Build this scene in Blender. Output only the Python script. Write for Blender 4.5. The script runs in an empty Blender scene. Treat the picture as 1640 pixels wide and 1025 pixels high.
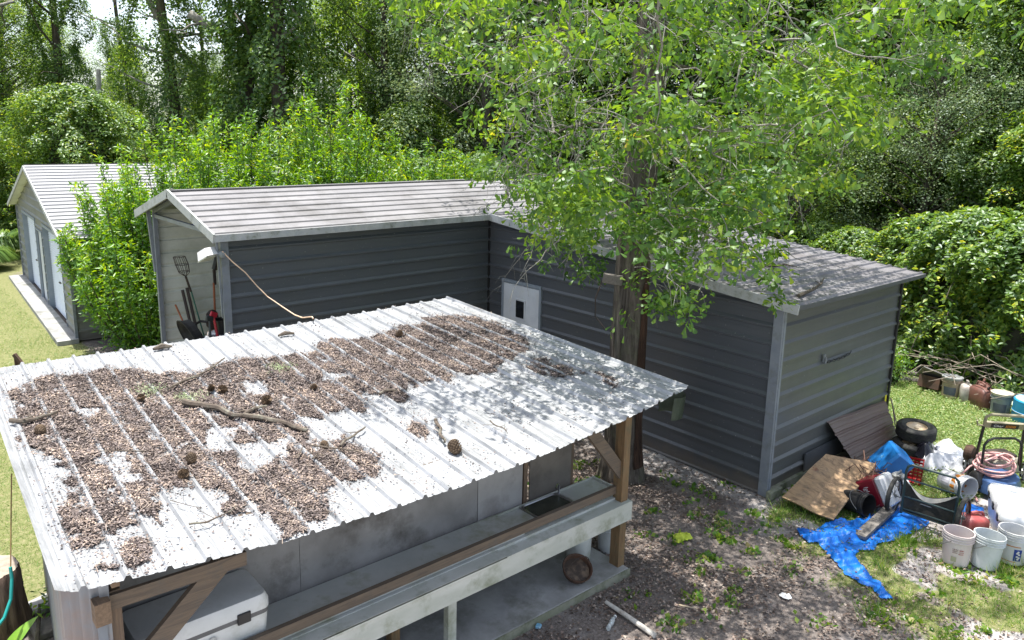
import bpy, math, random
import numpy as np
from mathutils import Vector, Matrix, noise as mn
PI=math.pi
CAMP=(-8.8078,-4.7289,4.6480); YAW,PIT,ROL=.881876,.202947,-.013341; FPX,PX,PY=1218.23,767.81,461.43
SC=bpy.context.scene; COL=SC.collection
# ---------------- camera ----------------
f0=Vector((math.cos(YAW)*math.cos(PIT),math.sin(YAW)*math.cos(PIT),-math.sin(PIT)))
r0=Vector((math.sin(YAW),-math.cos(YAW),0)); d0=f0.cross(r0)
rr=math.cos(ROL)*r0+math.sin(ROL)*d0; dd=-math.sin(ROL)*r0+math.cos(ROL)*d0
cd=bpy.data.cameras.new('camera'); cam=bpy.data.objects.new('camera',cd); COL.objects.link(cam)
m3=Matrix((rr,-dd,-f0)).transposed(); cam.matrix_world=Matrix.Translation(Vector(CAMP))@m3.to_4x4()
cd.sensor_width=36; cd.lens=FPX/1640*36; cd.shift_x=(820-PX)/1640; cd.shift_y=(PY-512.5)/1640
cd.clip_start=.1; cd.clip_end=600; SC.camera=cam
# ---------------- light ----------------
SUNV=Vector((-.03,.13,1)).normalized()       # towards the sun
w=bpy.data.worlds.new("World"); SC.world=w; w.use_nodes=True
nt=w.node_tree; bg=nt.nodes['Background']; sk=nt.nodes.new('ShaderNodeTexSky'); sk.sky_type='NISHITA'; sk.sun_disc=False
sk.sun_elevation=math.asin(SUNV.z); sk.sun_rotation=math.atan2(SUNV.x,SUNV.y); sk.air_density=1.0; sk.dust_density=2.0; sk.ozone_density=1.0
hs_=nt.nodes.new('ShaderNodeHueSaturation'); hs_.inputs['Saturation'].default_value=.62; nt.links.new(sk.outputs[0],hs_.inputs['Color']); nt.links.new(hs_.outputs[0],bg.inputs[0]); bg.inputs[1].default_value=.15
sl=bpy.data.lights.new('sun','SUN'); sl.energy=4.6; sl.angle=math.radians(.53); sl.color=(1,.96,.9)
so=bpy.data.objects.new('sun',sl); COL.objects.link(so); so.rotation_euler=SUNV.to_track_quat('Z','Y').to_euler(); so.location=(0,0,30)
vs=SC.view_settings; vs.view_transform='Standard'; vs.look='None'; vs.exposure=1.08; vs.gamma=1
SC.render.engine='CYCLES'
rng=np.random.default_rng(7); random.seed(7)
# ---------------- materials ----------------
def nodes(name):
    m=bpy.data.materials.new(name); m.use_nodes=True; nt=m.node_tree; b=nt.nodes['Principled BSDF']
    return m,nt,b
def N(nt,t,**k):
    n=nt.nodes.new(t)
    for a,v in k.items(): setattr(n,a,v)
    return n
def mapn(nt,stretch,obj=True):
    tc=N(nt,'ShaderNodeTexCoord'); mp=N(nt,'ShaderNodeMapping'); mp.inputs['Scale'].default_value=stretch
    nt.links.new(tc.outputs['Object'],mp.inputs[0]); return mp.outputs[0]
def noi(nt,vec,scale,det=4,rough=.6,dist=0):
    n=N(nt,'ShaderNodeTexNoise'); n.inputs['Scale'].default_value=scale; n.inputs['Detail'].default_value=det; n.inputs['Roughness'].default_value=rough; n.inputs['Distortion'].default_value=dist
    if vec is not None: nt.links.new(vec,n.inputs['Vector'])
    return n.outputs['Fac']
def ramp(nt,fac,stops):
    r=N(nt,'ShaderNodeValToRGB'); e=r.color_ramp.elements
    while len(e)<len(stops): e.new(.5)
    for i,(p,c) in enumerate(stops): e[i].position=p; e[i].color=(*c,1) if len(c)==3 else c
    nt.links.new(fac,r.inputs[0]); return r.outputs[0]
def mix(nt,fac,a,b):
    n=N(nt,'ShaderNodeMix',data_type='RGBA')
    for i,v in ((0,fac),(6,a),(7,b)):
        if hasattr(v,'is_linked') or hasattr(v,'links'): nt.links.new(v,n.inputs[i])
        elif i==0: n.inputs[0].default_value=v
        else: n.inputs[i].default_value=(*v,1)
    return n.outputs[2]
def math_(nt,op,a,b=None,clamp=False):
    n=N(nt,'ShaderNodeMath',operation=op); n.use_clamp=clamp
    for i,v in ((0,a),(1,b)):
        if v is None: continue
        if isinstance(v,(int,float)): n.inputs[i].default_value=v
        else: nt.links.new(v,n.inputs[i])
    return n.outputs[0]
def bump(nt,b,h,st=.3,dist=.01):
    n=N(nt,'ShaderNodeBump'); n.inputs['Strength'].default_value=st; n.inputs['Distance'].default_value=dist
    nt.links.new(h,n.inputs['Height']); nt.links.new(n.outputs[0],b.inputs['Normal'])
def M(name,c1,c2=None,rough=.6,metal=0,scale=6,stretch=(1,1,1),lo=.35,hi=.65,dirt=None,dirtamt=.5,dscale=3,bmp=.2,bs=60,bd=.004,spec=.5,coat=0):
    m,nt,b=nodes(name); v=mapn(nt,stretch)
    if c2 is None: c2=tuple(x*.75 for x in c1)
    c=ramp(nt,noi(nt,v,scale,6),[(lo,c1),(hi,c2)])
    if dirt:
        v2=mapn(nt,(1,1,1)); f=ramp(nt,noi(nt,v2,dscale,8,.7),[(.5,(0,0,0)),(.68,(dirtamt,)*3)])
        c=mix(nt,f,c,dirt)
    nt.links.new(c,b.inputs['Base Color']); b.inputs['Roughness'].default_value=rough; b.inputs['Metallic'].default_value=metal
    b.inputs['Specular IOR Level'].default_value=spec
    if coat: b.inputs['Coat Weight'].default_value=coat
    if bmp: bump(nt,b,noi(nt,v,bs,3),bmp,bd)
    return m
def leafmat(name,stops,trans=.4,gloss=.07,grough=.35):
    gloss*=.5; grough=.42; stops=[(p,(min(.6,c[0]*1.30),min(.62,c[1]*1.36),c[2]*1.3)) for p,c in stops]
    m=bpy.data.materials.new(name); m.use_nodes=True; nt=m.node_tree; nt.nodes.clear()
    at=N(nt,'ShaderNodeAttribute'); at.attribute_name='v'
    c=ramp(nt,at.outputs['Fac'],stops)
    d=N(nt,'ShaderNodeBsdfDiffuse'); t=N(nt,'ShaderNodeBsdfTranslucent'); g=N(nt,'ShaderNodeBsdfGlossy'); g.inputs['Roughness'].default_value=grough
    g.inputs['Color'].default_value=(.9,.95,1,1)
    nt.links.new(c,d.inputs[0])
    hs=N(nt,'ShaderNodeHueSaturation'); hs.inputs['Hue'].default_value=.475; hs.inputs['Saturation'].default_value=1.15; hs.inputs['Value'].default_value=1.8
    nt.links.new(c,hs.inputs['Color']); nt.links.new(hs.outputs[0],t.inputs[0])
    a=N(nt,'ShaderNodeMixShader'); a.inputs[0].default_value=trans; nt.links.new(d.outputs[0],a.inputs[1]); nt.links.new(t.outputs[0],a.inputs[2])
    q=N(nt,'ShaderNodeMixShader'); q.inputs[0].default_value=gloss; nt.links.new(a.outputs[0],q.inputs[1]); nt.links.new(g.outputs[0],q.inputs[2])
    o=N(nt,'ShaderNodeOutputMaterial'); nt.links.new(q.outputs[0],o.inputs[0]); return m
def attrmat(name,stops,rough=.8,trans=0):
    m,nt,b=nodes(name); at=N(nt,'ShaderNodeAttribute'); at.attribute_name='v'
    nt.links.new(ramp(nt,at.outputs['Fac'],stops),b.inputs['Base Color']); b.inputs['Roughness'].default_value=rough; b.inputs['Specular IOR Level'].default_value=.3
    return m
def siding_mat(name,c1,c2,axis,rough=.38,moss=None,mossamt=.35,spec=.6,st=1):
    # painted sheet metal: long streaks along the ribs, chalky spots, algae
    m,nt,b=nodes(name); s={'x':(.4,3,9),'y':(3,.4,9),'ry':(.6,14,14)}[axis]
    v=mapn(nt,s); c=ramp(nt,noi(nt,v,1.1,4,.5),[(.3,c1),(.7,c2)])
    v1=mapn(nt,(1,1,1))
    if moss: c=mix(nt,ramp(nt,noi(nt,v1,1.3,8,.7),[(.45,(0,0,0)),(.7,(mossamt,)*3)]),c,moss)
    tc_=N(nt,'ShaderNodeTexCoord'); sz_=N(nt,'ShaderNodeSeparateXYZ'); nt.links.new(tc_.outputs['Object'],sz_.inputs[0]); hh_=math_(nt,'SUBTRACT',math_(nt,'MULTIPLY',noi(nt,v1,4,6,.7),.55),sz_.outputs[2]); c=mix(nt,ramp(nt,hh_,[(.0,(0,0,0)),(.22,(.75,)*3)]),c,(.12,.10,.08))
    sp=ramp(nt,noi(nt,v1,34,2,.5),[(.70,(0,0,0)),(.76,(.45,)*3)]); c=mix(nt,sp,c,(.42,.43,.4))
    nt.links.new(c,b.inputs['Base Color']); b.inputs['Specular IOR Level'].default_value=spec
    rr_=ramp(nt,noi(nt,v1,1.7,4),[(.3,(rough-.06,)*3),(.7,(rough+.12,)*3)]); nt.links.new(rr_,b.inputs['Roughness'])
    w_=noi(nt,mapn(nt,{'x':(.5,1.5,2.5),'y':(1.5,.5,2.5),'ry':(1,3,3)}[axis]),1.2,2); bump(nt,b,w_,.13*st,.012)
    return m
# ---------------- mesh helpers ----------------
class MB:
    def __init__(s): s.v=[]; s.f=[]
    def add(s,vs,fs):
        n=len(s.v); s.v+= [tuple(x) for x in vs]; s.f+=[tuple(n+i for i in f) for f in fs]; return s
    def box(s,c,sz,R=None,taper=1,bev=0):
        x,y,z=[a/2 for a in sz]; R=R or Matrix.Identity(3); c=Vector(c)
        if bev:
            # chamfered box
            P=[];F=[]
            for k,(ax) in enumerate(((0,1,2),(1,2,0),(2,0,1))):
                h=(x,y,z); a,b_,d=ax
                for sg in (1,-1):
                    q=[]
                    for u,w_ in ((-1,-1),(1,-1),(1,1),(-1,1)):
                        p=[0,0,0]; p[a]=u*(h[a]-bev); p[b_]=w_*(h[b_]-bev); p[d]=sg*h[d]; q.append(tuple(p))
                    if sg<0: q.reverse()
                    F.append([len(P)+i for i in range(4)]); P+=q
            # join by convex hull
            import bmesh
            bm=bmesh.new(); [bm.verts.new(R@Vector(p)+c) for p in P]; bmesh.ops.convex_hull(bm,input=bm.verts)
            bm.verts.index_update(); s.add([v.co[:] for v in bm.verts],[[v.index for v in f.verts] for f in bm.faces]); bm.free(); return s
        vs=[]
        for sz_ in (-1,1):
            t=taper if sz_>0 else 1
            for sx,sy in ((-1,-1),(1,-1),(1,1),(-1,1)): vs.append(R@Vector((sx*x*t,sy*y*t,sz_*z))+c)
        return s.add(vs,[(3,2,1,0),(4,5,6,7),(0,1,5,4),(1,2,6,5),(2,3,7,6),(3,0,4,7)])
    def bar(s,a,b,w,h,up=(0,0,1)):
        a=Vector(a);b=Vector(b);d=(b-a); L=d.length; d.normalize(); up=Vector(up)
        if abs(d.dot(up))>.98: up=Vector((1,0,0))
        sd=d.cross(up).normalized(); u=sd.cross(d); R=Matrix((d,sd,u)).transposed()
        return s.box((a+b)/2,(L,w,h),R)
    def tube(s,pts,r,n=8,caps=True,closed=False):
        P=[Vector(p) for p in pts]; m=len(P); rs=r if hasattr(r,'__len__') else [r]*m; vs=[]; pu=None
        for i in range(m):
            if closed: d=P[(i+1)%m]-P[i-1]
            else: d=P[min(i+1,m-1)]-P[max(i-1,0)]
            if d.length<1e-9: d=Vector((0,0,1))
            d.normalize()
            if pu is None: pu=Vector((0,0,1)) if abs(d.z)<.9 else Vector((1,0,0))
            sd=d.cross(pu); 
            if sd.length<1e-6: sd=d.cross(Vector((.3,1,.2)))
            sd.normalize(); pu=sd.cross(d).normalized()
            for k in range(n):
                a=2*PI*k/n; vs.append(P[i]+(sd*math.cos(a)+pu*math.sin(a))*rs[i])
        fs=[]; seg=m if closed else m-1
        for i in range(seg):
            j=(i+1)%m
            for k in range(n): fs.append((i*n+k,i*n+(k+1)%n,j*n+(k+1)%n,j*n+k))
        if caps and not closed: fs.append(tuple(range(n))[::-1]); fs.append(tuple((m-1)*n+k for k in range(n)))
        return s.add(vs,fs)
    def lathe(s,prof,n=24,c=(0,0,0),R=None,a0=0,a1=2*PI,sx=1,sy=1):
        R=R or Matrix.Identity(3); c=Vector(c); full=abs(a1-a0-2*PI)<1e-6; k_=n if full else n+1; vs=[]
        for r,z in prof:
            for k in range(k_):
                a=a0+(a1-a0)*k/n; vs.append(R@Vector((r*sx*math.cos(a),r*sy*math.sin(a),z))+c)
        fs=[]
        for i in range(len(prof)-1):
            for k in range(n):
                k2=(k+1)%k_ if full else k+1
                fs.append((i*k_+k,i*k_+k2,(i+1)*k_+k2,(i+1)*k_+k))
        return s.add(vs,fs)
    def build(s,name,mat,parent=None,world=False,smooth=False,**props):
        off=Vector((0,0,0))
        if world and parent is not None:
            q=parent
            while q is not None: off+=Vector(q.location); q=q.parent
        me=bpy.data.meshes.new(name); me.from_pydata([(v[0]-off.x,v[1]-off.y,v[2]-off.z) for v in s.v],[],s.f)
        if smooth:
            me.shade_smooth()
        me.materials.append(mat); o=bpy.data.objects.new(name,me); COL.objects.link(o)
        if parent is not None: o.parent=parent
        for k,v in props.items(): o[k]=v
        return o
def autosmooth(o,ang=35):
    me=o.data; me.shade_smooth()
    try: me.set_sharp_from_angle(angle=math.radians(ang))
    except Exception: pass
    return o
def thing(name,label,cat,loc=(0,0,0),rz=0,group=None,rot=None):
    o=bpy.data.objects.new(name,None); COL.objects.link(o); o.location=loc; o.rotation_euler=rot or (0,0,rz); o.empty_display_size=.1
    o['label']=label; o['category']=cat
    if group: o['group']=group
    return o
def tag(o,label,cat,group=None,kind=None):
    o['label']=label; o['category']=cat
    if group: o['group']=group
    if kind: o['kind']=kind
    return o
def dup(root,loc,rz=0,label=None,sc=1,group=None):
    r=root.copy(); COL.objects.link(r); r.location=loc; r.rotation_euler=(0,0,rz); r.scale=(sc,sc,sc) if not hasattr(sc,'__len__') else sc
    if label: r['label']=label
    if group: r['group']=group
    for ch in list(root.children):
        c=ch.copy(); COL.objects.link(c); c.parent=r
        for g in ch.children:
            d=g.copy(); COL.objects.link(d); d.parent=c
    return r
def npmesh(name,V,F,mat,attr=None,parent=None,nper=None,smooth=False):
    """V (n,3) float, F (m,k) int all the same size; attr per vertex float 'v'"""
    me=bpy.data.meshes.new(name); V=np.asarray(V,np.float32); F=np.asarray(F,np.int32); m,k=F.shape
    me.vertices.add(len(V)); me.vertices.foreach_set('co',V.ravel()); me.loops.add(m*k); me.loops.foreach_set('vertex_index',F.ravel())
    me.polygons.add(m); me.polygons.foreach_set('loop_start',np.arange(0,m*k,k,dtype=np.int32))
    me.update(calc_edges=True); me.validate()
    if attr is not None:
        a=me.attributes.new('v','FLOAT','POINT'); a.data.foreach_set('value',np.asarray(attr,np.float32))
    if smooth: me.shade_smooth()
    me.materials.append(mat); o=bpy.data.objects.new(name,me); COL.objects.link(o)
    if parent is not None: o.parent=parent
    return o
def unit(a): return a/np.maximum(np.linalg.norm(a,axis=-1,keepdims=True),1e-9)
OV=(np.array([(0,0,0),(.5,.27,.08),(1,0,-.08),(.5,-.27,.08)]),np.array([(0,1,2),(0,2,3)]))           # folded oval leaf
LN=(np.array([(0,0,0),(.45,.17,.05),(1,0,-.1),(.45,-.17,.05)]),np.array([(0,1,2),(0,2,3)]))           # long leaf
OB=(np.array([(0,0,0),(.55,.17,.05),(.9,.25,.02),(1,0,-.05),(.9,-.25,.02),(.55,-.17,.05)]),np.array([(0,1,5),(1,2,3),(1,3,5),(3,4,5)])) # spoon-shaped oak leaf
BL=(np.array([(0,-.05,0),(0,.05,0),(1,0,0)]),np.array([(0,1,2)]))                                      # blade
FL=(np.array([(0,-.2,0),(.5,-.3,.12),(1,.05,0),(.45,.25,.1)]),np.array([(0,1,2),(0,2,3)]))            # dry flake
FW=(np.array([(0,-.25,0),(.45,-.42,.14),(.9,.0,0),(.4,.38,.12)]),np.array([(0,1,2),(0,2,3)]))          # broad curled flake
def leaves(pos,out,size,shape=OV,up=.6,rnd=.7,droop=.2,rg=rng,along=None,jit=.3):
    n=len(pos); r=rg.normal(size=(n,3))
    nor=unit(out+np.array([0,0,up])+r*rnd)
    d=rg.normal(size=(n,3)) if along is None else along+rg.normal(size=(n,3))*.45
    d=d-np.array([0,0,droop]); d=d-nor*np.sum(d*nor,axis=1,keepdims=True); d=unit(d); s=np.cross(nor,d)
    sz=size*(1+jit*rg.uniform(-1,1,size=n))
    T,F=shape; k=len(T)
    V=pos[:,None,:]+sz[:,None,None]*(T[None,:,0:1]*d[:,None,:]+T[None,:,1:2]*s[:,None,:]+T[None,:,2:3]*nor[:,None,:])
    Fa=(F[None,:,:]+(np.arange(n)*k)[:,None,None]).reshape(-1,3)
    return V.reshape(-1,3),Fa,k
def leafobj(name,pos,out,size,mat,parent=None,shape=OV,var=None,rg=rng,**k):
    V,F,kk=leaves(pos,out,size,shape,rg=rg,**k); v=rg.random(len(pos)) if var is None else var
    o=npmesh(name,V,F,mat,np.repeat(v,kk),parent); return o
# ---------------- materials ----------------
m_sid_f=siding_mat('charcoal_siding_paint',(.064,.075,.085),(.078,.088,.098),'x',.40,(.09,.095,.08),.3)
m_sid_d=siding_mat('charcoal_siding_paint_side',(.066,.073,.083),(.079,.085,.095),'y',.40,(.08,.078,.07),.3)
m_sid_r=siding_mat('reflection_lightened_siding_paint',(.078,.083,.083),(.105,.11,.108),'x',.34,(.075,.08,.072),.4,spec=.5)  # end-wall copy of the siding paint, lightened for the reflected forest
m_sid_g=siding_mat('garage_siding_paint',(.15,.155,.145),(.20,.20,.185),'y',.45,(.11,.13,.08),.4)
m_in=siding_mat('pale_green_inner_face_of_siding',(.62,.65,.57),(.70,.72,.65),'x',.6,(.3,.33,.24),.5)
m_roofL=siding_mat('weathered_light_grey_roof_paint',(.165,.162,.168),(.225,.22,.225),'x',.55,(.085,.08,.075),.85,st=.3)
m_roofR=siding_mat('weathered_grey_roof_paint',(.16,.155,.168),(.21,.205,.218),'x',.5,(.11,.10,.10),.8,st=.6)
m_roofG=siding_mat('pale_roof_paint',(.26,.26,.27),(.30,.30,.31),'x',.5,(.4,.4,.38),.3,st=.5)
m_trim=M('grey_blue_trim_paint',(.17,.19,.22),(.21,.23,.25),.5,dirt=(.12,.13,.10),dirtamt=.6,dscale=5)
m_fas=M('lichen_spotted_fascia_paint',(.34,.36,.37),(.46,.47,.46),.6,scale=14,dirt=(.13,.15,.11),dirtamt=.8,dscale=7)
m_white=M('white_door_paint',(.55,.58,.62),(.64,.67,.70),.45,dirt=(.4,.4,.36),dirtamt=.4)
m_rollup=M('white_rollup_door_paint',(.62,.66,.72),(.70,.74,.78),.4)
m_jamb=M('blue_grey_jamb_paint',(.20,.24,.28),(.25,.28,.32),.5)
m_dark=M('void_painted_shade',(.015,.015,.017),(.02,.02,.02),.8)
m_conc=M('weathered_concrete',(.34,.34,.33),(.22,.22,.21),.85,scale=3,dirt=(.10,.10,.07),dirtamt=.7,dscale=2.2,bmp=.5,bs=70)
m_mconc=M('mossy_concrete',(.17,.18,.12),(.25,.25,.20),.9,scale=6,dirt=(.06,.08,.03),dirtamt=.9,dscale=4,bmp=.6,bs=50)
m_glass,_n,_b=nodes('dark_window_glass'); _b.inputs['Base Color'].default_value=(.01,.012,.015,1); _b.inputs['Roughness'].default_value=.06; _b.inputs['Specular IOR Level'].default_value=.8
def woodmat(name,c1,c2,stretch,dirt=(.03,.025,.02),amt=.6,rough=.75,sc=5):
    m,nt,b=nodes(name); v=mapn(nt,stretch)
    n1=noi(nt,v,sc,8,.7,1.2); c=ramp(nt,n1,[(.32,c1),(.5,tuple((a+b_)/2 for a,b_ in zip(c1,c2))),(.66,c2)])
    c=mix(nt,ramp(nt,noi(nt,mapn(nt,(1,1,1)),4,8,.75),[(.5,(0,0,0)),(.68,(amt,)*3)]),c,dirt)
    nt.links.new(c,b.inputs['Base Color']); b.inputs['Roughness'].default_value=rough; bump(nt,b,n1,.5,.004); return m
m_wx=woodmat('weathered_lumber_grain_along_x',(.17,.125,.085),(.085,.065,.05),(.5,8,8),dirt=(.09,.085,.075))
m_wz=woodmat('weathered_lumber_grain_upright',(.20,.135,.085),(.10,.07,.05),(8,8,.5),dirt=(.07,.055,.045))
m_wy=woodmat('weathered_lumber_grain_along_y',(.24,.16,.10),(.12,.08,.05),(8,.5,8))
m_wgrey=woodmat('grey_weathered_board',(.20,.18,.16),(.11,.10,.09),(2,7,7))
m_boardfence=woodmat('brown_fence_board',(.17,.13,.10),(.10,.08,.065),(8,8,.6))
m_black=M('black_plastic',(.012,.012,.013),(.02,.02,.02),.45)
m_rub=M('worn_black_rubber',(.018,.018,.018),(.035,.035,.033),.8,dirt=(.08,.09,.06),dirtamt=.4,dscale=9)
# ---------------- ribbed sheet metal ----------------
PER=.2286
def ribbed(parent,name,mat,O,U,Vd,Nn,v0,v1,lo,hi,phase=0,holes=(),per=4,h=.030,minor=.0006,label=None):
    O,U,Vd,Nn=map(Vector,(O,U,Vd,Nn)); bp={}
    k0=int((v0-phase)/PER)-2; k1=int((v1-phase)/PER)+2
    for k in range(k0,k1):
        c=phase+k*PER
        for dv,n in ((-.026,0),(-.013,h),(.010,h),(.042,0),(.062,0),(.070,minor),(.086,minor),(.094,0),(.136,0),(.144,minor),(.160,minor),(.168,0)): bp[round(c+dv,5)]=n
    ks=sorted(bp); 
    def nat(v):
        for a,b in zip(ks,ks[1:]):
            if a<=v<=b: return bp[a]+(bp[b]-bp[a])*(v-a)/(b-a)
        return 0
    cuts={round(v0,5),round(v1,5)}|{round(x,5) for hh in holes for x in hh[2:4] if v0<x<v1}
    vals=sorted({k for k in ks if v0<k<v1}|cuts)
    pts=[(v,nat(v)) for v in vals]; groups={}
    for (va,na),(vb,nb) in zip(pts,pts[1:]):
        g=int(math.floor(((va+vb)/2-phase+.03)/(PER*per))); lift=.0018*(g%2)
        segs=[(lo(va),hi(va),lo(vb),hi(vb))]
        for (ua,ub,ha,hb) in holes:
            if va>=ha-1e-4 and vb<=hb+1e-4:
                q=[]
                for (a0,a1,b0,b1) in segs:
                    if ua>max(a0,b0): q.append((a0,min(ua,a1),b0,min(ua,b1)))
                    if ub<min(a1,b1): q.append((max(ub,a0),a1,max(ub,b0),b1))
                segs=q
        for si,(a0,a1,b0,b1) in enumerate(segs):
            if a1-a0<1e-4 and b1-b0<1e-4: continue
            mb=groups.setdefault((g,si,len(segs)),MB())
            P=lambda u,v,n: O+U*u+Vd*v+Nn*(n+lift)
            mb.add([P(a0,va,na),P(a1,va,na),P(b1,vb,nb),P(b0,vb,nb)],[(0,1,2,3)])
    for g in sorted(groups): 
        if groups[g].f: groups[g].build(name,mat,parent,world=True)
K=lambda c: (lambda v: c)
# ---------------- main L-shaped metal building ----------------
LX,LY,WX,BY=4.89,5.70,3.43,8.85
mb_=thing('metal_building','long L-shaped charcoal metal storage building with an open left end and white side door','building',(0,0,0))
def low(y): return 2.62+.10085*(y+.25)
ribbed(mb_,'siding_panel',m_sid_f,(0,LY,0),(1,0,0),(0,0,1),(0,-1,0),.02,3.17,K(-LX),K(0))
ribbed(mb_,'siding_panel',m_sid_d,(0,0,0),(0,1,0),(0,0,1),(-1,0,0),.02,3.17,lambda z: max(0,(z+.03-2.62)/.10085-.25),K(LY),holes=[(4.32,5.26,0,2.06)])
ribbed(mb_,'siding_panel',m_sid_r,(0,0,0),(1,0,0),(0,0,1),(0,-1,0),.10,2.61,K(0),K(WX))
ribbed(mb_,'siding_panel',m_sid_r,(WX,0,0),(0,1,0),(0,0,1),(1,0,0),.05,2.62,K(0),K(BY))
ribbed(mb_,'inner_siding_panel',m_in,(0,BY,0),(1,0,0),(0,0,1),(0,-1,0),.02,3.26,K(-LX),K(WX),h=-.022)
L_=math.hypot(1.83,.475)
ribbed(mb_,'roof_panel',m_roofL,(0,5.55,3.21),(1,0,0),(0,1.83/L_,.475/L_),(0,-.475/L_,1.83/L_),0,L_,K(-5.05),K(3.62),phase=.05,h=.020)
ribbed(mb_,'roof_panel',m_roofL,(0,7.38,3.685),(1,0,0),(0,1.83/L_,-.475/L_),(0,.475/L_,1.83/L_),0,L_,K(-5.05),K(3.62),phase=.05,h=.020)
L2=math.hypot(5.80,.585)
ribbed(mb_,'roof_panel',m_roofR,(0,-.25,2.62),(1,0,0),(0,5.8/L2,.585/L2),(0,-.585/L2,5.8/L2),0,L2,K(-.12),K(3.62),phase=.05,h=.027)
bm=MB(); bm.bar((-5.05,7.38,3.70),(3.62,7.38,3.70),.10,.012); bm.build('ridge_cap',m_roofL,mb_)
# trims
t=MB(); t.box((-2.59,5.538,3.165),(4.93,.02,.10)); t.build('eave_fascia',m_fas,mb_)
t=MB(); t.bar((-5.065,5.53,3.165),(-5.065,7.40,3.655),.03,.13,up=(0,0,1)); t.build('rake_trim',m_fas,mb_)
t=MB(); t.bar((-5.065,7.38,3.655),(-5.065,9.22,3.175),.03,.13); t.build('rake_trim',m_fas,mb_)
t=MB(); Y=[5.62,4.6,3.4,2.2,1.2,.5,-.27]
for a,b in zip(Y,Y[1:]):
    sg=lambda y: -.02*math.sin(max(0,min(1,(3.2-y)/3.2))*PI)
    t.bar((-.135,a,low(a)-.035+sg(a)),(-.135,b,low(b)-.035+sg(b)),.022,.125)
t.build('eave_fascia',m_fas,mb_)
t=MB(); t.bar((-.12,-.262,2.60),(3.63,-.262,2.60),.015,.05); t.build('roof_edge_trim',m_sid_d,mb_)
t=MB(); t.bar((3.635,-.26,2.60),(3.635,5.6,3.19),.015,.05); t.build('roof_edge_trim',m_sid_d,mb_)
t=MB(); t.box((-.018,.03,1.30),(.038,.125,2.58)); t.box((.02,-.033,1.30),(.045,.012,2.58)); t.build('corner_post',m_trim,mb_)
t=MB(); t.box((WX+.005,-.025,1.33),(.05,.03,2.50)); t.build('corner_post',m_black,mb_)
t=MB(); t.box((-.02,LY-.02,1.6),(.03,.03,3.1)); t.build('corner_trim',m_black,mb_)
t=MB(); t.box((-LX+.01,LY-.03,1.58),(.11,.04,3.12)); t.build('corner_post',m_trim,mb_)
t=MB(); t.box((-LX+.02,BY-.06,1.62),(.07,.07,3.2)); t.build('end_post',m_trim,mb_)
t=MB(); t.bar((-LX-.05,BY+.06,3.25),(-LX-.01,BY-.02,2.2),.06,.06); t.build('end_brace',m_trim,mb_)
t=MB(); t.bar((-5.0,5.62,3.12),(-4.93,5.72,2.0),.028,.028); t.build('end_brace',m_trim,mb_)
t=MB(); t.box((-LX+.03,7.3,3.17),(.06,3.1,.06)); t.bar((-LX+.03,5.75,3.2),(-LX+.03,7.38,3.62),.06,.06); t.bar((-LX+.03,7.38,3.62),(-LX+.03,8.8,3.24),.06,.06); t.build('roof_bow',m_trim,mb_)
t=MB(); t.box((-2.2,7.3,1.55),(.05,3.0,3.05)); t.build('inner_partition',m_in,mb_)
t=MB(); t.box((1.72,.02,.05),(3.5,.14,.10)); t.build('concrete_footing',m_mconc,mb_)
t=MB(); t.box((.06,-.085,.06),(.30,.07,.12),bev=.01); t.build('footing_block',m_mconc,mb_)
t=MB(); t.box((1.45,-.035,.24),(1.1,.02,.26)); t.build('dented_patch',m_sid_d,mb_)
# door
dr=MB(); dr.box((-.015,4.79,1.035),(.04,.90,2.0)); dob=dr.build('door',m_white,mb_)
t=MB(); t.box((-.04,4.79,1.62),(.02,.26,.36)); t.build('window_frame',m_white,dob)
t=MB(); t.box((-.052,4.79,1.62),(.008,.20,.30)); t.build('pane',m_glass,dob)
t=MB(); t.lathe([(.0,-.03),(.025,-.025),(.028,0),(.012,.02),(.012,.05)],12,(-.06,4.42,1.0),Matrix.Rotation(PI/2,3,'Y')); t.build('knob',m_trim,dob)
t=MB(); t.box((-.022,4.31,1.03),(.035,.05,2.06)); t.box((-.022,5.27,1.03),(.035,.05,2.06)); t.box((-.024,4.79,2.075),(.04,1.0,.05)); t.build('door_frame',m_jamb,mb_)
t=MB(); t.tube([(1.16,-.03,1.70),(1.16,-.055,1.70),(1.16,-.055,1.62)],.012,6); t.box((1.16,-.03,1.69),(.05,.02,.10)); t.build('outlet_bracket',m_trim,mb_)
t=MB()
for ph in (0,PI): t.tube([(1.2+.07*i,-.05-.012*math.cos(i*1.7+ph),1.63-.004*i+.02*math.sin(i*1.7+ph)+ (.06*(i/10)**4)) for i in range(11)],.007,5)
t.build('twisted_cable',m_black,mb_)
ys=M('yellow_sticker',(.75,.65,.03),(.7,.6,.03),.5); t=MB(); t.box((3.34,-.03,.58),(.05,.006,.22)); t.build('yellow_marker',ys,mb_)
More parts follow.
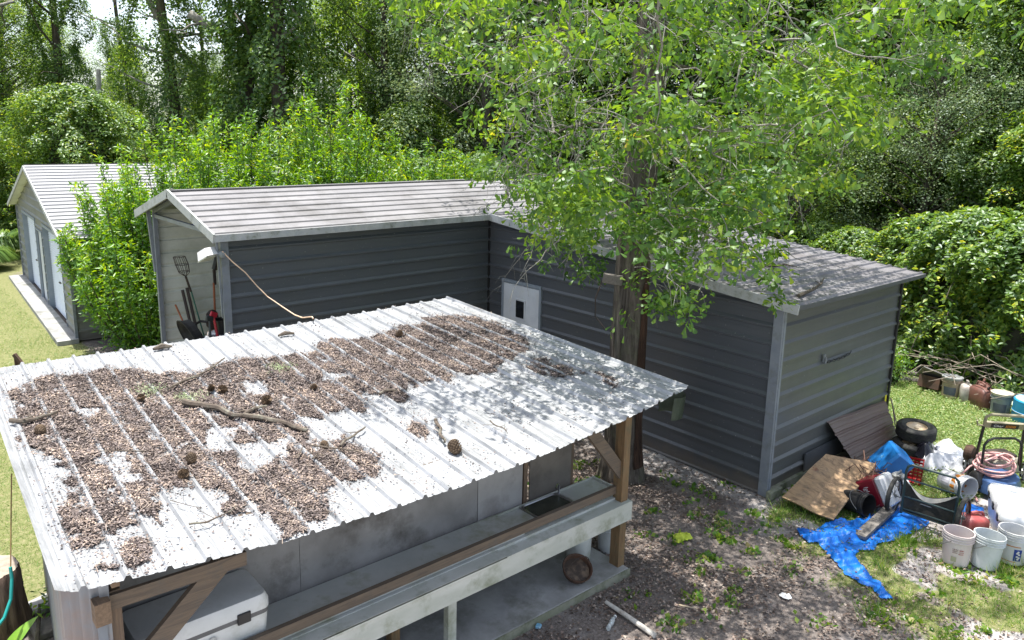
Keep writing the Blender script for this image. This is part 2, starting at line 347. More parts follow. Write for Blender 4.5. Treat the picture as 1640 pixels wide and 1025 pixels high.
# flood light at the open end
fl=thing('flood_light','small white flood light fixed near the open left end of the long building','lamp',(-4.97,5.62,2.93))
R_=Matrix.Rotation(.5,3,'Z')@Matrix.Rotation(-.5,3,'X')
m_lw=M('white_lamp_metal',(.72,.72,.72),(.6,.6,.6),.4)
t=MB(); t.box((-.14,.06,.02),(.26,.20,.12),R_,taper=.75); t.build('lamp_housing',m_lw,fl)
t=MB(); t.box((-.15,.05,-.055),(.22,.17,.012),R_); t.build('lens',M('pale_lamp_lens',(.6,.62,.5),(.5,.52,.42),.2),fl)
t=MB(); t.tube([(0,0,0),(-.06,.03,0)],.02,8); t.lathe([(0,-.05),(.05,-.04),(.06,0),(.05,.04),(0,.05)],12,(.04,-.02,0)); t.build('mount',m_trim,fl)
m_cord=M('pale_orange_cord',(.75,.55,.38),(.6,.42,.3),.6)
cd_=MB(); cd_.tube([(-4.95,5.56,2.98),(-4.82,5.53,2.82),(-4.66,5.5,2.66),(-4.52,5.45,2.46),(-4.40,5.38,2.30),(-4.28,5.2,2.18),(-4.22,4.9,2.10),(-4.3,4.5,2.15),(-4.42,4.0,2.28),(-4.6,3.62,2.38),(-4.7,3.4,2.42)],.009,6)
tag(cd_.build('extension_cord',m_cord),'pale orange cord sagging from the flood light down to the ribbed shed roof','cord')
# ---------------- tools in the open end ----------------
G='garden tools leaning in the open end of the long building'
m_green=M('green_fibreglass_pole',(.03,.16,.11),(.03,.12,.09),.5); m_orw=M('orange_brown_wooden_handle',(.38,.13,.05),(.28,.09,.04),.6); m_steel=M('dull_steel',(.32,.33,.33),(.2,.2,.2),.4,metal=.8); m_blkm=M('rusty_dark_metal',(.035,.028,.025),(.06,.04,.03),.7)
o=thing('fruit_picker','fruit picker with wire basket head on a green pole leaning on the inner wall','tool',(-4.25,8.45,1.0))
t=MB(); t.tube([(0,0,-.1),(-.20,.02,.88)],.013,6); t.build('pole',m_green,o)
t=MB(); t.tube([(-.20,.02,.85),(-.27,.02,1.12)],.02,6); t.build('grip',m_blkm,o)
t=MB()
for k in range(9):
    a=2*PI*k/9; c,s_=math.cos(a),math.sin(a)
    t.tube([(-.27,.02,1.12),(-.29+.09*c,.02+.07*s_,1.2),(-.32+.11*c,.02+.08*s_,1.34),(-.36+.10*c,.02+.07*s_,1.48)],.005,4)
for z,r in ((1.22,.095),(1.34,.11),(1.48,.10)): t.tube([(-.27-(z-1.12)*.25+r*math.cos(2*PI*k/12),.02+r*.75*math.sin(2*PI*k/12),z) for k in range(12)],.005,4,closed=True)
t.build('wire_basket',m_blkm,o)
o=thing('pole_saw','orange handled pole pruner with black head leaning beside the fruit picker','tool',(-4.05,8.5,1.0))
t=MB(); t.tube([(0,0,.0),(.03,.03,.95)],.02,7); t.build('handle',m_orw,o)
t=MB(); t.box((.05,.03,1.05),(.05,.04,.28),bev=.008); t.box((.09,.03,1.32),(.07,.05,.30),Matrix.Rotation(.15,3,'Y'),bev=.01); t.build('head',m_blkm,o)
t=MB(); t.bar((.02,0,1.2),(.13,0,1.55),.012,.05); t.build('blade',m_steel,o)
o=thing('garden_shovel','black bladed shovel standing upright behind the grey tote','tool',(-4.15,8.35,.9))
t=MB(); t.tube([(-.05,0,-.4),(-.02,0,.25)],.017,6); t.build('handle',m_orw,o)
t=MB(); sg=[(-.16+.04*i,0,0) for i in range(9)]; prof=[(0,.36),(.05,.35),(.10,.30),(.12,.2),(.11,.08),(.05,0)]
vs=[];
for w_,z in prof:
    for j in range(7): x=(j/3-1)*w_; vs.append((x,.03*(1-(j/3-1)**2)*-1,z+.25))
t.add(vs,[(i*7+j,i*7+j+1,(i+1)*7+j+1,(i+1)*7+j) for i in range(5) for j in range(6)]); t.build('blade',m_blkm,o)
for i,(x,lab) in enumerate(((-4.52,'left of two dark round poles leaning upright against the pale inner wall'),(-4.44,'right of two dark round poles leaning upright against the pale inner wall'))):
    t=MB(); t.tube([(x+.12,8.2,.2),(x,8.7,1.85+.03*i)],.028,8); o=t.build('dark_pole',m_blkm); tag(o,lab,'pole',G)
o=thing('garden_rake','orange handled tool leaning low at the left end post','tool',(-4.7,8.3,.8))
t=MB(); t.tube([(-.02,.2,.85),(.30,0,-.2)],.016,6); t.build('handle',m_orw,o); t=MB(); t.tube([(.22,.05,.1),(.34,-.02,-.3)],.02,6); t.build('ferrule',m_green,o)
o=thing('wheelbarrow','black wheelbarrow tray upturned behind the left end post','wheelbarrow',(-4.68,7.75,.72))
t=MB(); t.lathe([(.32,0),(.34,.0),(.30,.06),(.27,.16)],20,(-.1,0,.5),Matrix.Rotation(1.2,3,'Y'),sy=1.2); t.build('tray_rim',m_rub,o)
t=MB(); t.tube([(.0,.2,.62),(.2,.25,.7),(.42,.15,.66),(.5,0,.56),(.4,-.12,.5),(.1,-.15,.5)],.022,7); t.build('handle_loop',m_black,o)
t=MB(); t.box((.35,-.1,.52),(.3,.2,.12),Matrix.Rotation(.5,3,'Z'),bev=.02); t.build('pale_tray',m_lw,o)
wb=thing('workbench','low wooden workbench carrying the tote and upturned tray in the open end','bench',(-4.4,7.55,0))
t=MB(); t.box((0,0,.83),(.95,1.0,.04)); t.build('bench_top',m_wgrey,wb)
for x_,y_ in ((-.42,-.44),(.42,-.44),(-.42,.44),(.42,.44)): t=MB(); t.box((x_,y_,.405),(.07,.07,.81)); t.build('leg',m_wgrey,wb)
o=thing('storage_tote','grey plastic tote full of hand tools behind the front corner post','tote',(-4.36,7.35,.80))
t=MB(); t.box((0,0,.42),(.62,.4,.12),bev=.02); t.box((0,0,.22),(.56,.36,.3),taper=1.05); t.build('bin',M('grey_tote_plastic',(.16,.17,.2),(.12,.13,.15),.5),o)
for i,(c,lab) in enumerate((((.04,.05,.05),0),((.5,.02,.04),0),((.25,.27,.27),0),((.03,.03,.03),0))):
    t=MB(); x=-.2+.13*i; t.tube([(x,0,.45),(x+.03*(-1)**i,.05,.75+.05*(i%3))],.022,6); t.box((x+.03*(-1)**i,.05,.8+.05*(i%3)),(.12,.05,.09),Matrix.Rotation(.4*i,3,'Y'),bev=.012); t.build('hand_tool',M('tool_paint',c,None,.5),o)
t=MB(); t.lathe([(.13,0),(.15,.28),(.16,.29),(.16,.3),(.145,.3),(.13,.02)],18,(.1,.2,.42)); t.build('nursery_pot',m_black,o)
# ---------------- garage ----------------
gA=Vector((-5.35,13.36,0)); gyaw=math.atan2(-.04396,.99903)  # local y runs along the front wall
ga=thing('garage','grey metal garage with pale ribbed gable roof and two white roll-up doors on a slab','garage',gA)
ga.rotation_euler=(0,0,gyaw)
GL,GD=8.85,6.2
def gtop(y): return 2.36+ .283*(min(y,GL-y))
_loc=Vector(ga.location); ga.location=(0,0,0)
ribbed(ga,'siding_panel',m_sid_g,(0,0,0),(0,1,0),(0,0,1),(-1,0,0),.02,3.58,lambda z:max(0,(z-2.36)/.283),lambda z:GL-max(0,(z-2.36)/.283),holes=[(1.2,3.75,0,2.16),(3.98,5.05,0,1.95),(5.15,7.72,0,2.16)],h=.03)
ribbed(ga,'siding_panel',m_sid_g,(0,0,0),(1,0,0),(0,0,1),(0,-1,0),.02,2.36,K(0),K(GD))
ribbed(ga,'siding_panel',m_sid_g,(0,GL,0),(1,0,0),(0,0,1),(0,1,0),.02,2.36,K(0),K(GD))
GS=math.hypot(GL/2+.35,.283*(GL/2+.35)); cg,sg_=(GL/2+.35)/GS,.283*(GL/2+.35)/GS
ribbed(ga,'roof_panel',m_roofG,(0,-.35,2.40-.283*.35),(1,0,0),(0,cg,sg_),(0,-sg_,cg),0,GS,K(-.2),K(GD+.3),per=4,h=.027)
ribbed(ga,'roof_panel',m_roofG,(0,GL/2,2.40+.283*GL/2),(1,0,0),(0,cg,-sg_),(0,sg_,cg),0,GS,K(-.2),K(GD+.3),per=4,h=.027)
t=MB(); t.bar((-.22,-.37,2.26),(-.22,GL/2,3.60),.03,.10); t.build('rake_trim',m_fas,ga); t=MB(); t.bar((-.22,GL/2,3.60),(-.22,GL+.37,2.26),.03,.10); t.build('rake_trim',m_fas,ga)
t=MB(); t.box((-.1,0,2.2),(.2,.04,.04)); t.bar((-.1,-.3,2.27),(-.1,GL/2,3.56),.2,.02); t.bar((-.1,GL/2,3.56),(-.1,GL+.3,2.27),.2,.02); t.build('soffit',m_in,ga)
for y0,y1 in ((1.2,3.75),(5.15,7.72)):
    d=MB(); n=34
    vs=[];fs=[]
    for i in range(n*4+1):
        z=.03+2.1*i/(n*4); x=.12-.018*abs(math.sin(PI*i/4)); vs+=[(x,y0+.02,z),(x,y1-.02,z)]
    fs=[(2*i,2*i+1,2*i+3,2*i+2) for i in range(n*4)]; d.add(vs,fs); dd_=d.build('rollup_door',m_rollup,ga)
    t=MB(); t.box((.09,(y0+y1)/2,.9),(.03,.14,.03)); t.build('handle',m_blkm,dd_)
    t=MB(); t.box((.05,y0+.005,1.08),(.14,.03,2.16)); t.box((.05,y1-.005,1.08),(.14,.03,2.16)); t.box((-.01,(y0+y1)/2,2.19),(.03,y1-y0+.12,.07)); t.build('door_jamb',m_jamb,ga)
t=MB(); t.box((.06,4.515,.98),(.04,1.03,1.9)); d=t.build('walk_door',m_white,ga); t=MB(); t.lathe([(0,-.03),(.03,-.02),(.03,.02),(0,.03)],10,(.02,4.1,.95)); t.build('knob',m_steel,d)
t=MB(); t.box((0,3.97,.98),(.06,.05,1.96)); t.box((0,5.06,.98),(.06,.05,1.96)); t.box((0,4.515,1.97),(.06,1.12,.04)); t.build('door_frame',m_jamb,ga)
for x,y in ((-.02,-.02),(-.02,GL+.02)): t=MB(); t.box((x,y,1.15),(.06,.06,2.3)); t.build('corner_post',m_trim,ga)
t=MB(); t.box((GD/2+.2,GL/2,.05),(GD,GL-.1,.06)); t.build('garage_floor',m_conc,ga)
ga.location=_loc
sb=MB(); c_,s_=math.cos(gyaw),math.sin(gyaw)
sb.box((-.21,GL/2,.04),(.42,GL+.3,.10)); so_=sb.build('garage_apron',m_conc); so_.location=_loc; so_.rotation_euler=(0,0,gyaw); so_['kind']='structure'
DEB=[[(23.91,0.779),(23.71,0.827),(22.9,0.873),(22.9,0.873),(21.99,0.895),(21.85,0.871),(20.15,0.879),(18.98,0.861),(18.75,0.791),(17.77,0.798),(16.99,0.765),(16.01,0.788),(15.36,0.804),(14.76,0.797),(14.02,0.775),(13.52,0.796),(11.97,0.771),(11.2,0.758),(10.89,0.792),(9.75,0.832),(8.82,0.828),(8.21,0.77),(7.49,0.794),(6.44,0.813),(5.34,0.831),(4.33,0.803),(3.71,0.852),(2.64,0.843),(1.68,0.825),(0.87,0.742),(0.83,0.663),(1.28,0.554),(1.94,0.47),(2.95,0.449),(4.61,0.415),(5.88,0.399),(6.41,0.432),(7.66,0.428),(8.09,0.455),(9.3,0.425),(9.45,0.449),(9.36,0.5),(9.55,0.435),(10.44,0.372),(10.85,0.419),(11.25,0.462),(11.47,0.499),(12.36,0.394),(12.92,0.393),(13.37,0.411),(14.31,0.403),(15.02,0.414),(15.18,0.39),(15.22,0.332),(15.05,0.273),(14.35,0.297),(14.28,0.259),(13.61,0.185),(13.92,0.155),(14.61,0.123),(15.37,0.113),(16.19,0.127),(16.51,0.119),(16.88,0.12),(17.17,0.062),(18.19,0.014),(18.87,0.012),(18.9,0.069),(18.99,0.117),(19.14,0.167),(19.26,0.19),(19.68,0.199),(20.28,0.234),(20.56,0.221),(21.01,0.234),(21.24,0.291),(21.27,0.374),(21.22,0.425),(21.98,0.442),(22.3,0.395),(22.16,0.321),(22.18,0.194),(22.35,0.152),(22.85,0.124),(23.3,0.103),(23.67,0.113),(23.92,0.162),(24.0,0.235),(23.38,0.294),(23.13,0.283),(23.09,0.344),(23.24,0.431),(23.78,0.454),(23.99,0.531),(24.0,0.674)],[(21.97,0.299),(21.14,0.284),(21.17,0.167),(21.5,0.136),(21.7,0.154),(22.05,0.177)],[(22.98,0.088),(22.44,0.107),(22.06,0.081),(22.1,0.052),(22.54,0.04),(23.0,0.038)],[(23.46,0.041),(23.3,0.055),(23.18,0.046),(23.25,0.032)],[(19.9,0.154),(19.3,0.166),(19.06,0.14),(19.74,0.104),(20.06,0.122)],[(2.84,0.389),(2.33,0.348),(2.47,0.246),(3.04,0.238),(3.43,0.308)],[(1.86,0.243),(1.52,0.208),(1.75,0.121),(2.14,0.123),(2.13,0.198)],[(3.8,0.383),(3.6,0.358),(3.8,0.309),(4.24,0.319)],[(11.56,0.281),(10.94,0.27),(11.14,0.217),(11.66,0.208),(11.95,0.235)]]
HOL=[[(22.0,0.69),(21.3,0.667),(21.4,0.622),(22.05,0.607)],[(18.08,0.461),(17.25,0.448),(18.2,0.342),(18.92,0.344),(18.87,0.404)],[(18.04,0.379),(17.18,0.347),(16.12,0.341),(16.17,0.307),(16.96,0.273),(18.11,0.236),(18.1,0.252),(18.15,0.332)],[(15.86,0.671),(14.9,0.657),(15.17,0.559),(16.03,0.584)],[(20.2,0.404),(19.3,0.426),(19.28,0.406),(20.22,0.38)],[(12.05,0.616),(11.18,0.607),(11.28,0.564),(12.2,0.566)],[(8.0,0.688),(7.69,0.644),(7.71,0.596),(8.16,0.628)]]
TARP=[(-0.497,-0.7),(-0.411,-0.73),(-0.361,-0.842),(-0.125,-0.843),(0.077,-0.925),(0.251,-1.023),(0.496,-1.06),(0.691,-1.152),(0.863,-1.227),(1.193,-1.24),(1.057,-1.497),(0.955,-1.648),(0.7,-1.634),(0.579,-1.612),(0.354,-1.579),(0.122,-1.537),(-0.07,-1.455),(-0.23,-1.497),(-0.364,-1.392),(-0.538,-1.418),(-0.7,-1.572),(-0.832,-1.736),(-0.843,-1.842),(-0.961,-1.917),(-1.037,-2.046),(-1.147,-1.972),(-1.017,-1.817),(-1.031,-1.723),(-0.992,-1.523),(-0.865,-1.382),(-0.768,-1.238),(-0.642,-1.075),(-0.571,-0.995),(-0.677,-0.947),(-0.598,-0.8)]
TARP2=[(1.933,-1.658),(1.928,-1.911),(1.471,-2.077),(1.24,-2.03),(1.258,-1.853)]
SHEET=[(2.591,-0.856),(3.187,-0.756),(3.696,-0.698),(3.935,-0.789),(3.682,-1.05),(3.418,-1.303),(3.439,-1.457),(3.003,-1.439),(2.735,-1.411),(2.79,-1.274),(2.752,-1.167),(2.505,-1.054)]
CONES=[(11.36,0.097),(19.77,0.31),(20.28,0.28),(19.67,0.654),(17.18,0.633),(16.51,0.626),(15.68,0.523),(15.25,0.254),(13.43,0.54),(6.7,0.749),(23.44,0.552)]
BRAN=[[(18.45,0.586),(17.56,0.531),(17.2,0.474),(16.87,0.461)],[(16.87,0.461),(16.27,0.43),(15.62,0.369),(15.33,0.337)],[(16.87,0.461),(16.34,0.489),(15.77,0.487)],[(18.58,0.676),(17.33,0.717),(16.47,0.746),(15.36,0.809)],[(24.26,0.63),(23.82,0.615),(23.31,0.622),(22.72,0.642)],[(14.98,0.24),(14.27,0.261),(13.31,0.29)],[(15.71,0.269),(15.41,0.247),(14.88,0.224),(14.41,0.194)],[(16.16,0.217),(15.79,0.232),(15.66,0.219)],[(21.07,0.092),(20.55,0.092),(20.05,0.099),(19.66,0.111)],[(10.57,0.239),(11.07,0.187),(11.39,0.145)],[(8.86,0.168),(8.89,0.133),(8.97,0.101)],[(20.79,0.387),(22.11,0.422)],[(21.12,0.184),(20.37,0.138)],[(16.59,0.227),(16.08,0.271)]]
CHUNK=[(17.37,0.955),(11.49,0.911),(10.76,0.433)]
LIT=[(10.94,0.422),(10.71,0.621)]
OAK=[(-2.86,-0.5,5.23),(-0.33,4.26,4.8),(-0.6,2.17,4.51),(2.18,-0.1,5.83),(1.19,-0.42,6.61),(-1.94,0.76,5.67),(-1.71,-1.45,5.15),(1.23,0.66,4.76),(-0.99,3.57,5.38),(-2.04,0.07,4.5),(0.38,1.45,5.75),(-0.46,1.68,5.78),(0.99,1.09,5.11),(-1.24,3.79,5.01),(1.41,2.06,4.58),(-3.7,0.07,4.84),(0.67,2.86,3.71),(-0.42,-0.89,5.83),(0.21,-0.64,5.98),(-1.78,2.45,4.51),(0.53,2.36,3.56),(-0.29,2.32,3.99),(0.04,1.53,3.53),(-4.46,1.77,6.1),(-3.91,0.65,5.49),(-0.75,3.99,3.86),(-1.9,1.48,5.06),(1.36,0.71,5.28),(-0.67,0.98,3.47),(-3.06,-0.55,3.43),(-0.22,0.94,4.54),(0.19,-0.16,4.42),(-2.08,-0.31,3.9),(1.1,-0.46,5.99),(-3.24,1.1,6.07),(1.47,-0.73,5.84),(-2.72,1.6,5.71),(-3.57,-0.09,5.55),(-3.34,2.79,5.67),(0.79,-0.82,5.61),(2.07,-0.43,6.36),(-1.62,1.92,3.9),(-2.9,-0.72,4.73),(-1.98,5.28,6.75),(-0.39,-0.03,5.5),(-1.28,0.6,5.79),(-2.63,2.28,5.19),(-0.13,2.56,3.49),(-0.39,1.27,4.22),(-0.51,3.77,5.43),(0.68,2.36,4.6),(-4.05,0.66,4.93),(-4.06,1.71,5.73),(-4.73,1.37,5.95),(-1.86,2.75,5.56),(0.82,1.46,6.53),(0.44,0.46,4.56),(-1.93,2.3,5.35),(-0.96,4.28,5.77),(0.45,-0.42,5.24),(0.25,1.18,6.4),(0.27,1.58,4.37),(-1.38,5.24,6.03),(-3.5,0.42,5.34),(-3.55,0.22,4.32),(-3.21,0.77,5.38),(0.23,1.58,5.07),(0.75,2.55,5.86),(-1.27,-1.59,5.78),(-2.17,2.79,4.82),(-2.91,1.99,6.0),(-2.98,0.67,4.68),(-2.95,2.97,5.32),(-0.26,2.22,5.87),(1.1,2.34,6.33),(1.83,1.36,6.08),(1.19,1.76,4.07),(-0.9,-0.7,5.0),(-0.24,4.34,4.24),(-2.53,-0.51,4.47),(-0.41,-0.43,4.67),(-0.58,0.31,6.2),(-2.03,-2.13,5.81),(-1.18,3.48,4.24),(2.26,0.37,4.74),(-1.66,1.23,5.58),(-1.48,-0.74,4.26),(-2.62,0.26,4.67),(0.23,3.33,5.58),(-2.25,1.59,5.73),(-1.26,0.52,4.03),(1.71,1.25,6.9),(-1.28,1.0,4.72),(-1.79,0.78,6.09),(-2.76,-0.06,5.09),(-0.9,-0.72,6.35),(-0.59,1.15,3.01),(-1.76,-1.59,6.01),(-2.42,3.26,6.69),(-1.22,1.01,3.51),(-1.06,0.26,3.43),(0.1,-1.31,6.27),(-2.24,-0.97,4.58),(-2.82,-0.41,5.89),(-1.61,1.89,5.9),(2.84,-0.37,5.92),(-2.82,0.88,4.25),(0.52,1.08,4.56),(-3.29,2.35,5.85),(-0.55,0.95,5.42),(-0.06,0.72,5.24),(-0.3,-0.49,5.12),(-4.27,0.89,5.3),(1.37,0.39,4.09),(-4.32,0.89,5.98),(-1.18,5.02,6.59),(-2.27,-0.36,5.44),(0.2,3.37,3.96),(-1.88,1.96,4.56),(0.93,-0.18,5.06),(-0.68,2.2,6.36),(-0.51,2.5,4.83),(-1.81,1.69,6.47),(-3.25,0.33,4.0),(-0.84,-1.54,6.05),(0.62,0.36,6.66),(0.52,-0.17,6.29),(0.24,3.85,5.18),(0.61,3.33,6.49),(-0.28,4.27,7.0),(-2.46,0.24,3.73),(-0.54,1.31,2.49),(-2.03,3.05,6.44),(-3.71,2.87,6.29),(-2.28,-1.48,4.87),(-3.02,1.14,3.85),(-1.2,1.05,5.9),(0.09,2.3,4.67),(1.77,0.81,6.06),(-1.14,4.15,4.13),(-0.86,3.32,5.94),(-1.07,-0.41,5.63),(1.99,0.56,4.1),(-3.28,1.49,4.35),(-2.26,3.01,4.19),(1.63,2.04,3.3),(-1.95,-0.77,6.12),(-1.3,-1.17,5.22),(-0.01,1.58,5.98),(-2.0,0.23,2.91),(-1.95,0.47,3.76),(-1.3,2.77,3.94),(1.6,0.54,6.46),(2.46,0.11,6.74),(1.34,1.15,4.77),(-2.93,1.22,5.59),(-0.95,0.26,5.51),(-0.14,-1.14,5.45),(-1.39,0.03,5.07),(-0.84,0.61,4.68),(-0.59,3.01,6.26),(0.39,2.31,5.29),(-0.71,3.5,4.94),(-0.64,2.85,2.9),(1.59,1.51,3.75),(-1.23,1.19,3.94),(-1.94,4.62,5.62),(-1.77,3.34,4.72),(1.86,1.52,4.17),(-1.39,4.18,6.59),(-0.28,0.76,3.87),(1.95,0.66,6.81),(-2.71,0.19,5.63),(-0.96,2.17,3.93),(0.68,2.17,6.54),(-0.4,0.41,4.58),(1.4,-0.19,5.09),(-1.7,1.06,3.61),(-2.42,4.27,6.13),(1.19,2.29,4.98),(-2.45,1.35,3.53),(-1.03,-0.97,4.66),(-0.79,2.73,5.91),(-0.08,0.11,4.18),(-1.89,-1.18,5.63),(-3.73,1.58,6.09),(-3.45,0.77,4.18),(-0.55,1.14,6.31),(-0.54,2.95,3.9),(-1.53,1.19,6.38),(-2.49,2.67,5.63),(1.57,1.79,4.93),(-3.54,0.81,5.0),(1.0,0.98,3.7),(-2.25,0.83,4.12),(-2.49,1.55,3.96),(-3.04,-0.04,4.71),(-0.83,-0.02,5.07),(0.26,3.75,6.42),(-1.7,-0.4,5.29),(-2.64,0.65,5.73),(-0.81,-1.17,5.05),(-2.28,4.38,6.71),(0.1,3.29,6.27),(0.96,2.95,5.1),(-1.69,-0.14,6.0),(-2.75,-1.06,4.21),(0.18,3.18,3.44),(-1.72,3.49,6.43),(-2.37,1.41,6.29),(-3.5,1.39,5.42),(0.53,0.09,4.83),(-3.75,0.26,5.87),(-2.23,-0.7,5.09),(0.02,-0.17,5.2),(-2.47,-1.57,5.36),(1.16,2.23,6.77),(-3.23,-0.42,4.91),(-0.02,2.88,5.4),(-0.16,4.11,3.48),(0.19,0.6,6.02),(-3.76,2.43,6.16),(0.64,-0.56,4.78),(-2.8,3.55,5.51),(-3.61,1.03,4.58),(-2.11,1.79,3.78),(-2.67,-0.86,3.65),(0.5,1.38,3.97),(-1.29,2.6,3.49),(-1.17,2.96,4.64),(0.39,2.83,4.23),(-1.87,2.01,3.44),(-1.1,3.98,4.62),(-0.11,2.02,6.58),(-1.77,-0.89,4.98),(-0.69,-0.18,3.72),(-0.69,-0.19,3.36),(-0.67,-0.23,3.07),(-0.67,-0.24,2.78),(-0.54,-1.72,8.9),(-2.71,-0.25,8.72),(-3.16,0.81,10.48),(1.84,-1.01,6.78),(2.94,-0.5,6.78),(-1.23,0.14,6.44),(-4.74,1.6,5.77),(-0.31,3.62,10.01),(-0.16,3.87,10.32),(0.48,3.39,7.02),(-0.48,4.83,8.6),(0.01,0.66,7.16),(-4.68,-0.24,5.98),(-1.39,4.63,6.96),(-1.73,4.88,8.61),(0.84,2.52,7.73),(2.0,4.49,8.89),(1.58,0.21,8.2),(1.72,3.11,8.03),(-2.62,0.61,8.08),(-0.7,2.89,8.1),(-4.65,1.47,6.76),(1.89,1.45,9.62),(-0.25,3.02,8.82),(2.79,1.57,9.13),(-0.85,-0.54,7.3),(-3.95,0.02,8.22),(-0.36,4.16,5.71),(3.14,2.29,7.91),(-0.21,2.79,8.2),(0.3,-0.82,6.12),(-4.68,3.85,7.34),(0.73,4.49,6.15),(1.15,0.16,6.86),(3.35,2.86,6.68),(-0.26,5.59,8.02),(-1.47,5.76,5.7),(1.3,-1.72,9.19),(-0.28,4.83,8.58),(2.45,-0.03,6.68),(-2.61,-0.59,8.26),(-0.52,-0.81,10.01),(0.47,1.98,9.15),(-5.14,1.8,6.34),(-3.15,-1.1,6.78),(3.05,-0.39,8.53),(3.41,0.47,7.91),(-3.95,-1.65,5.79),(1.84,-1.25,6.98),(0.12,-0.13,8.88),(-2.28,1.43,6.41),(-1.77,2.92,8.54),(0.17,1.06,5.73),(0.71,4.73,7.53),(2.13,2.9,9.18),(0.75,4.39,5.92),(1.67,-0.69,8.5),(-3.1,-1.52,6.53),(-1.35,5.03,6.96),(2.73,1.34,7.68),(-1.26,2.34,7.3),(-0.06,-0.38,7.75),(-3.05,-1.13,7.99),(-2.33,2.02,10.18),(2.12,4.67,6.01),(0.67,1.24,10.31),(-0.37,5.21,5.8),(-0.6,0.87,9.24),(2.22,3.83,7.59),(1.01,1.43,6.46),(0.2,-2.67,5.7),(-1.51,2.32,7.5),(2.48,-0.23,6.09),(1.81,3.04,5.64),(2.68,2.59,8.91),(-3.29,-0.82,7.16),(1.61,4.92,6.46),(2.03,-0.03,7.39),(-1.64,0.43,7.32),(0.63,4.97,6.32),(-0.23,5.99,7.09),(3.55,2.32,8.35),(3.05,2.03,6.87),(-0.29,2.73,9.39),(-2.06,4.56,6.16),(2.53,-0.06,7.14),(0.12,-1.91,8.38),(-0.16,4.29,6.16),(-0.63,-1.68,9.5),(-1.85,0.58,6.41),(-0.34,6.08,6.18),(-1.87,4.34,8.41),(2.34,2.58,6.61),(1.99,1.39,6.42),(-3.14,2.35,9.22),(0.14,2.12,10.04),(-0.77,6.11,7.34),(2.35,3.24,7.18),(1.37,3.41,8.44),(-0.14,5.78,7.4),(0.66,5.99,6.01),(-0.42,4.46,7.79),(-1.63,0.41,9.21),(0.54,-0.88,8.98),(2.18,-0.47,6.88),(0.13,0.62,7.02),(2.06,-1.81,6.23),(0.38,2.4,8.88),(0.04,4.68,8.77),(1.81,-0.75,6.31),(3.45,0.21,7.27),(0.62,4.4,7.9),(-1.81,3.84,8.32),(2.83,0.78,8.38),(3.18,-0.39,8.12),(0.22,-0.67,9.57),(0.71,-1.5,8.3),(-1.64,0.29,8.13),(-1.28,1.57,6.62),(0.76,1.07,7.68),(-1.73,1.32,10.38),(-1.63,-2.63,8.02),(1.79,1.24,7.36),(-1.04,5.28,9.2),(0.83,-0.14,10.31),(-1.23,1.51,9.55),(-0.25,1.08,9.52),(1.23,-2.09,8.13),(-0.67,3.02,9.55),(-0.44,5.15,7.72),(-4.99,1.61,6.15),(1.23,-1.13,9.76),(-1.54,1.75,5.87),(0.3,1.93,9.13),(3.62,3.01,6.35),(-2.36,1.73,6.04),(-0.57,3.05,9.46),(-1.61,1.83,8.83),(0.58,-2.48,5.65),(-0.31,-1.67,9.13),(-4.27,-1.12,5.68),(1.57,-0.6,9.81),(1.28,1.29,8.19),(1.0,5.77,5.88),(-2.05,-2.13,9.03),(0.04,1.26,6.57),(2.44,0.86,9.87),(-0.72,4.38,6.32),(3.25,1.45,5.85),(1.04,-2.05,7.34)]
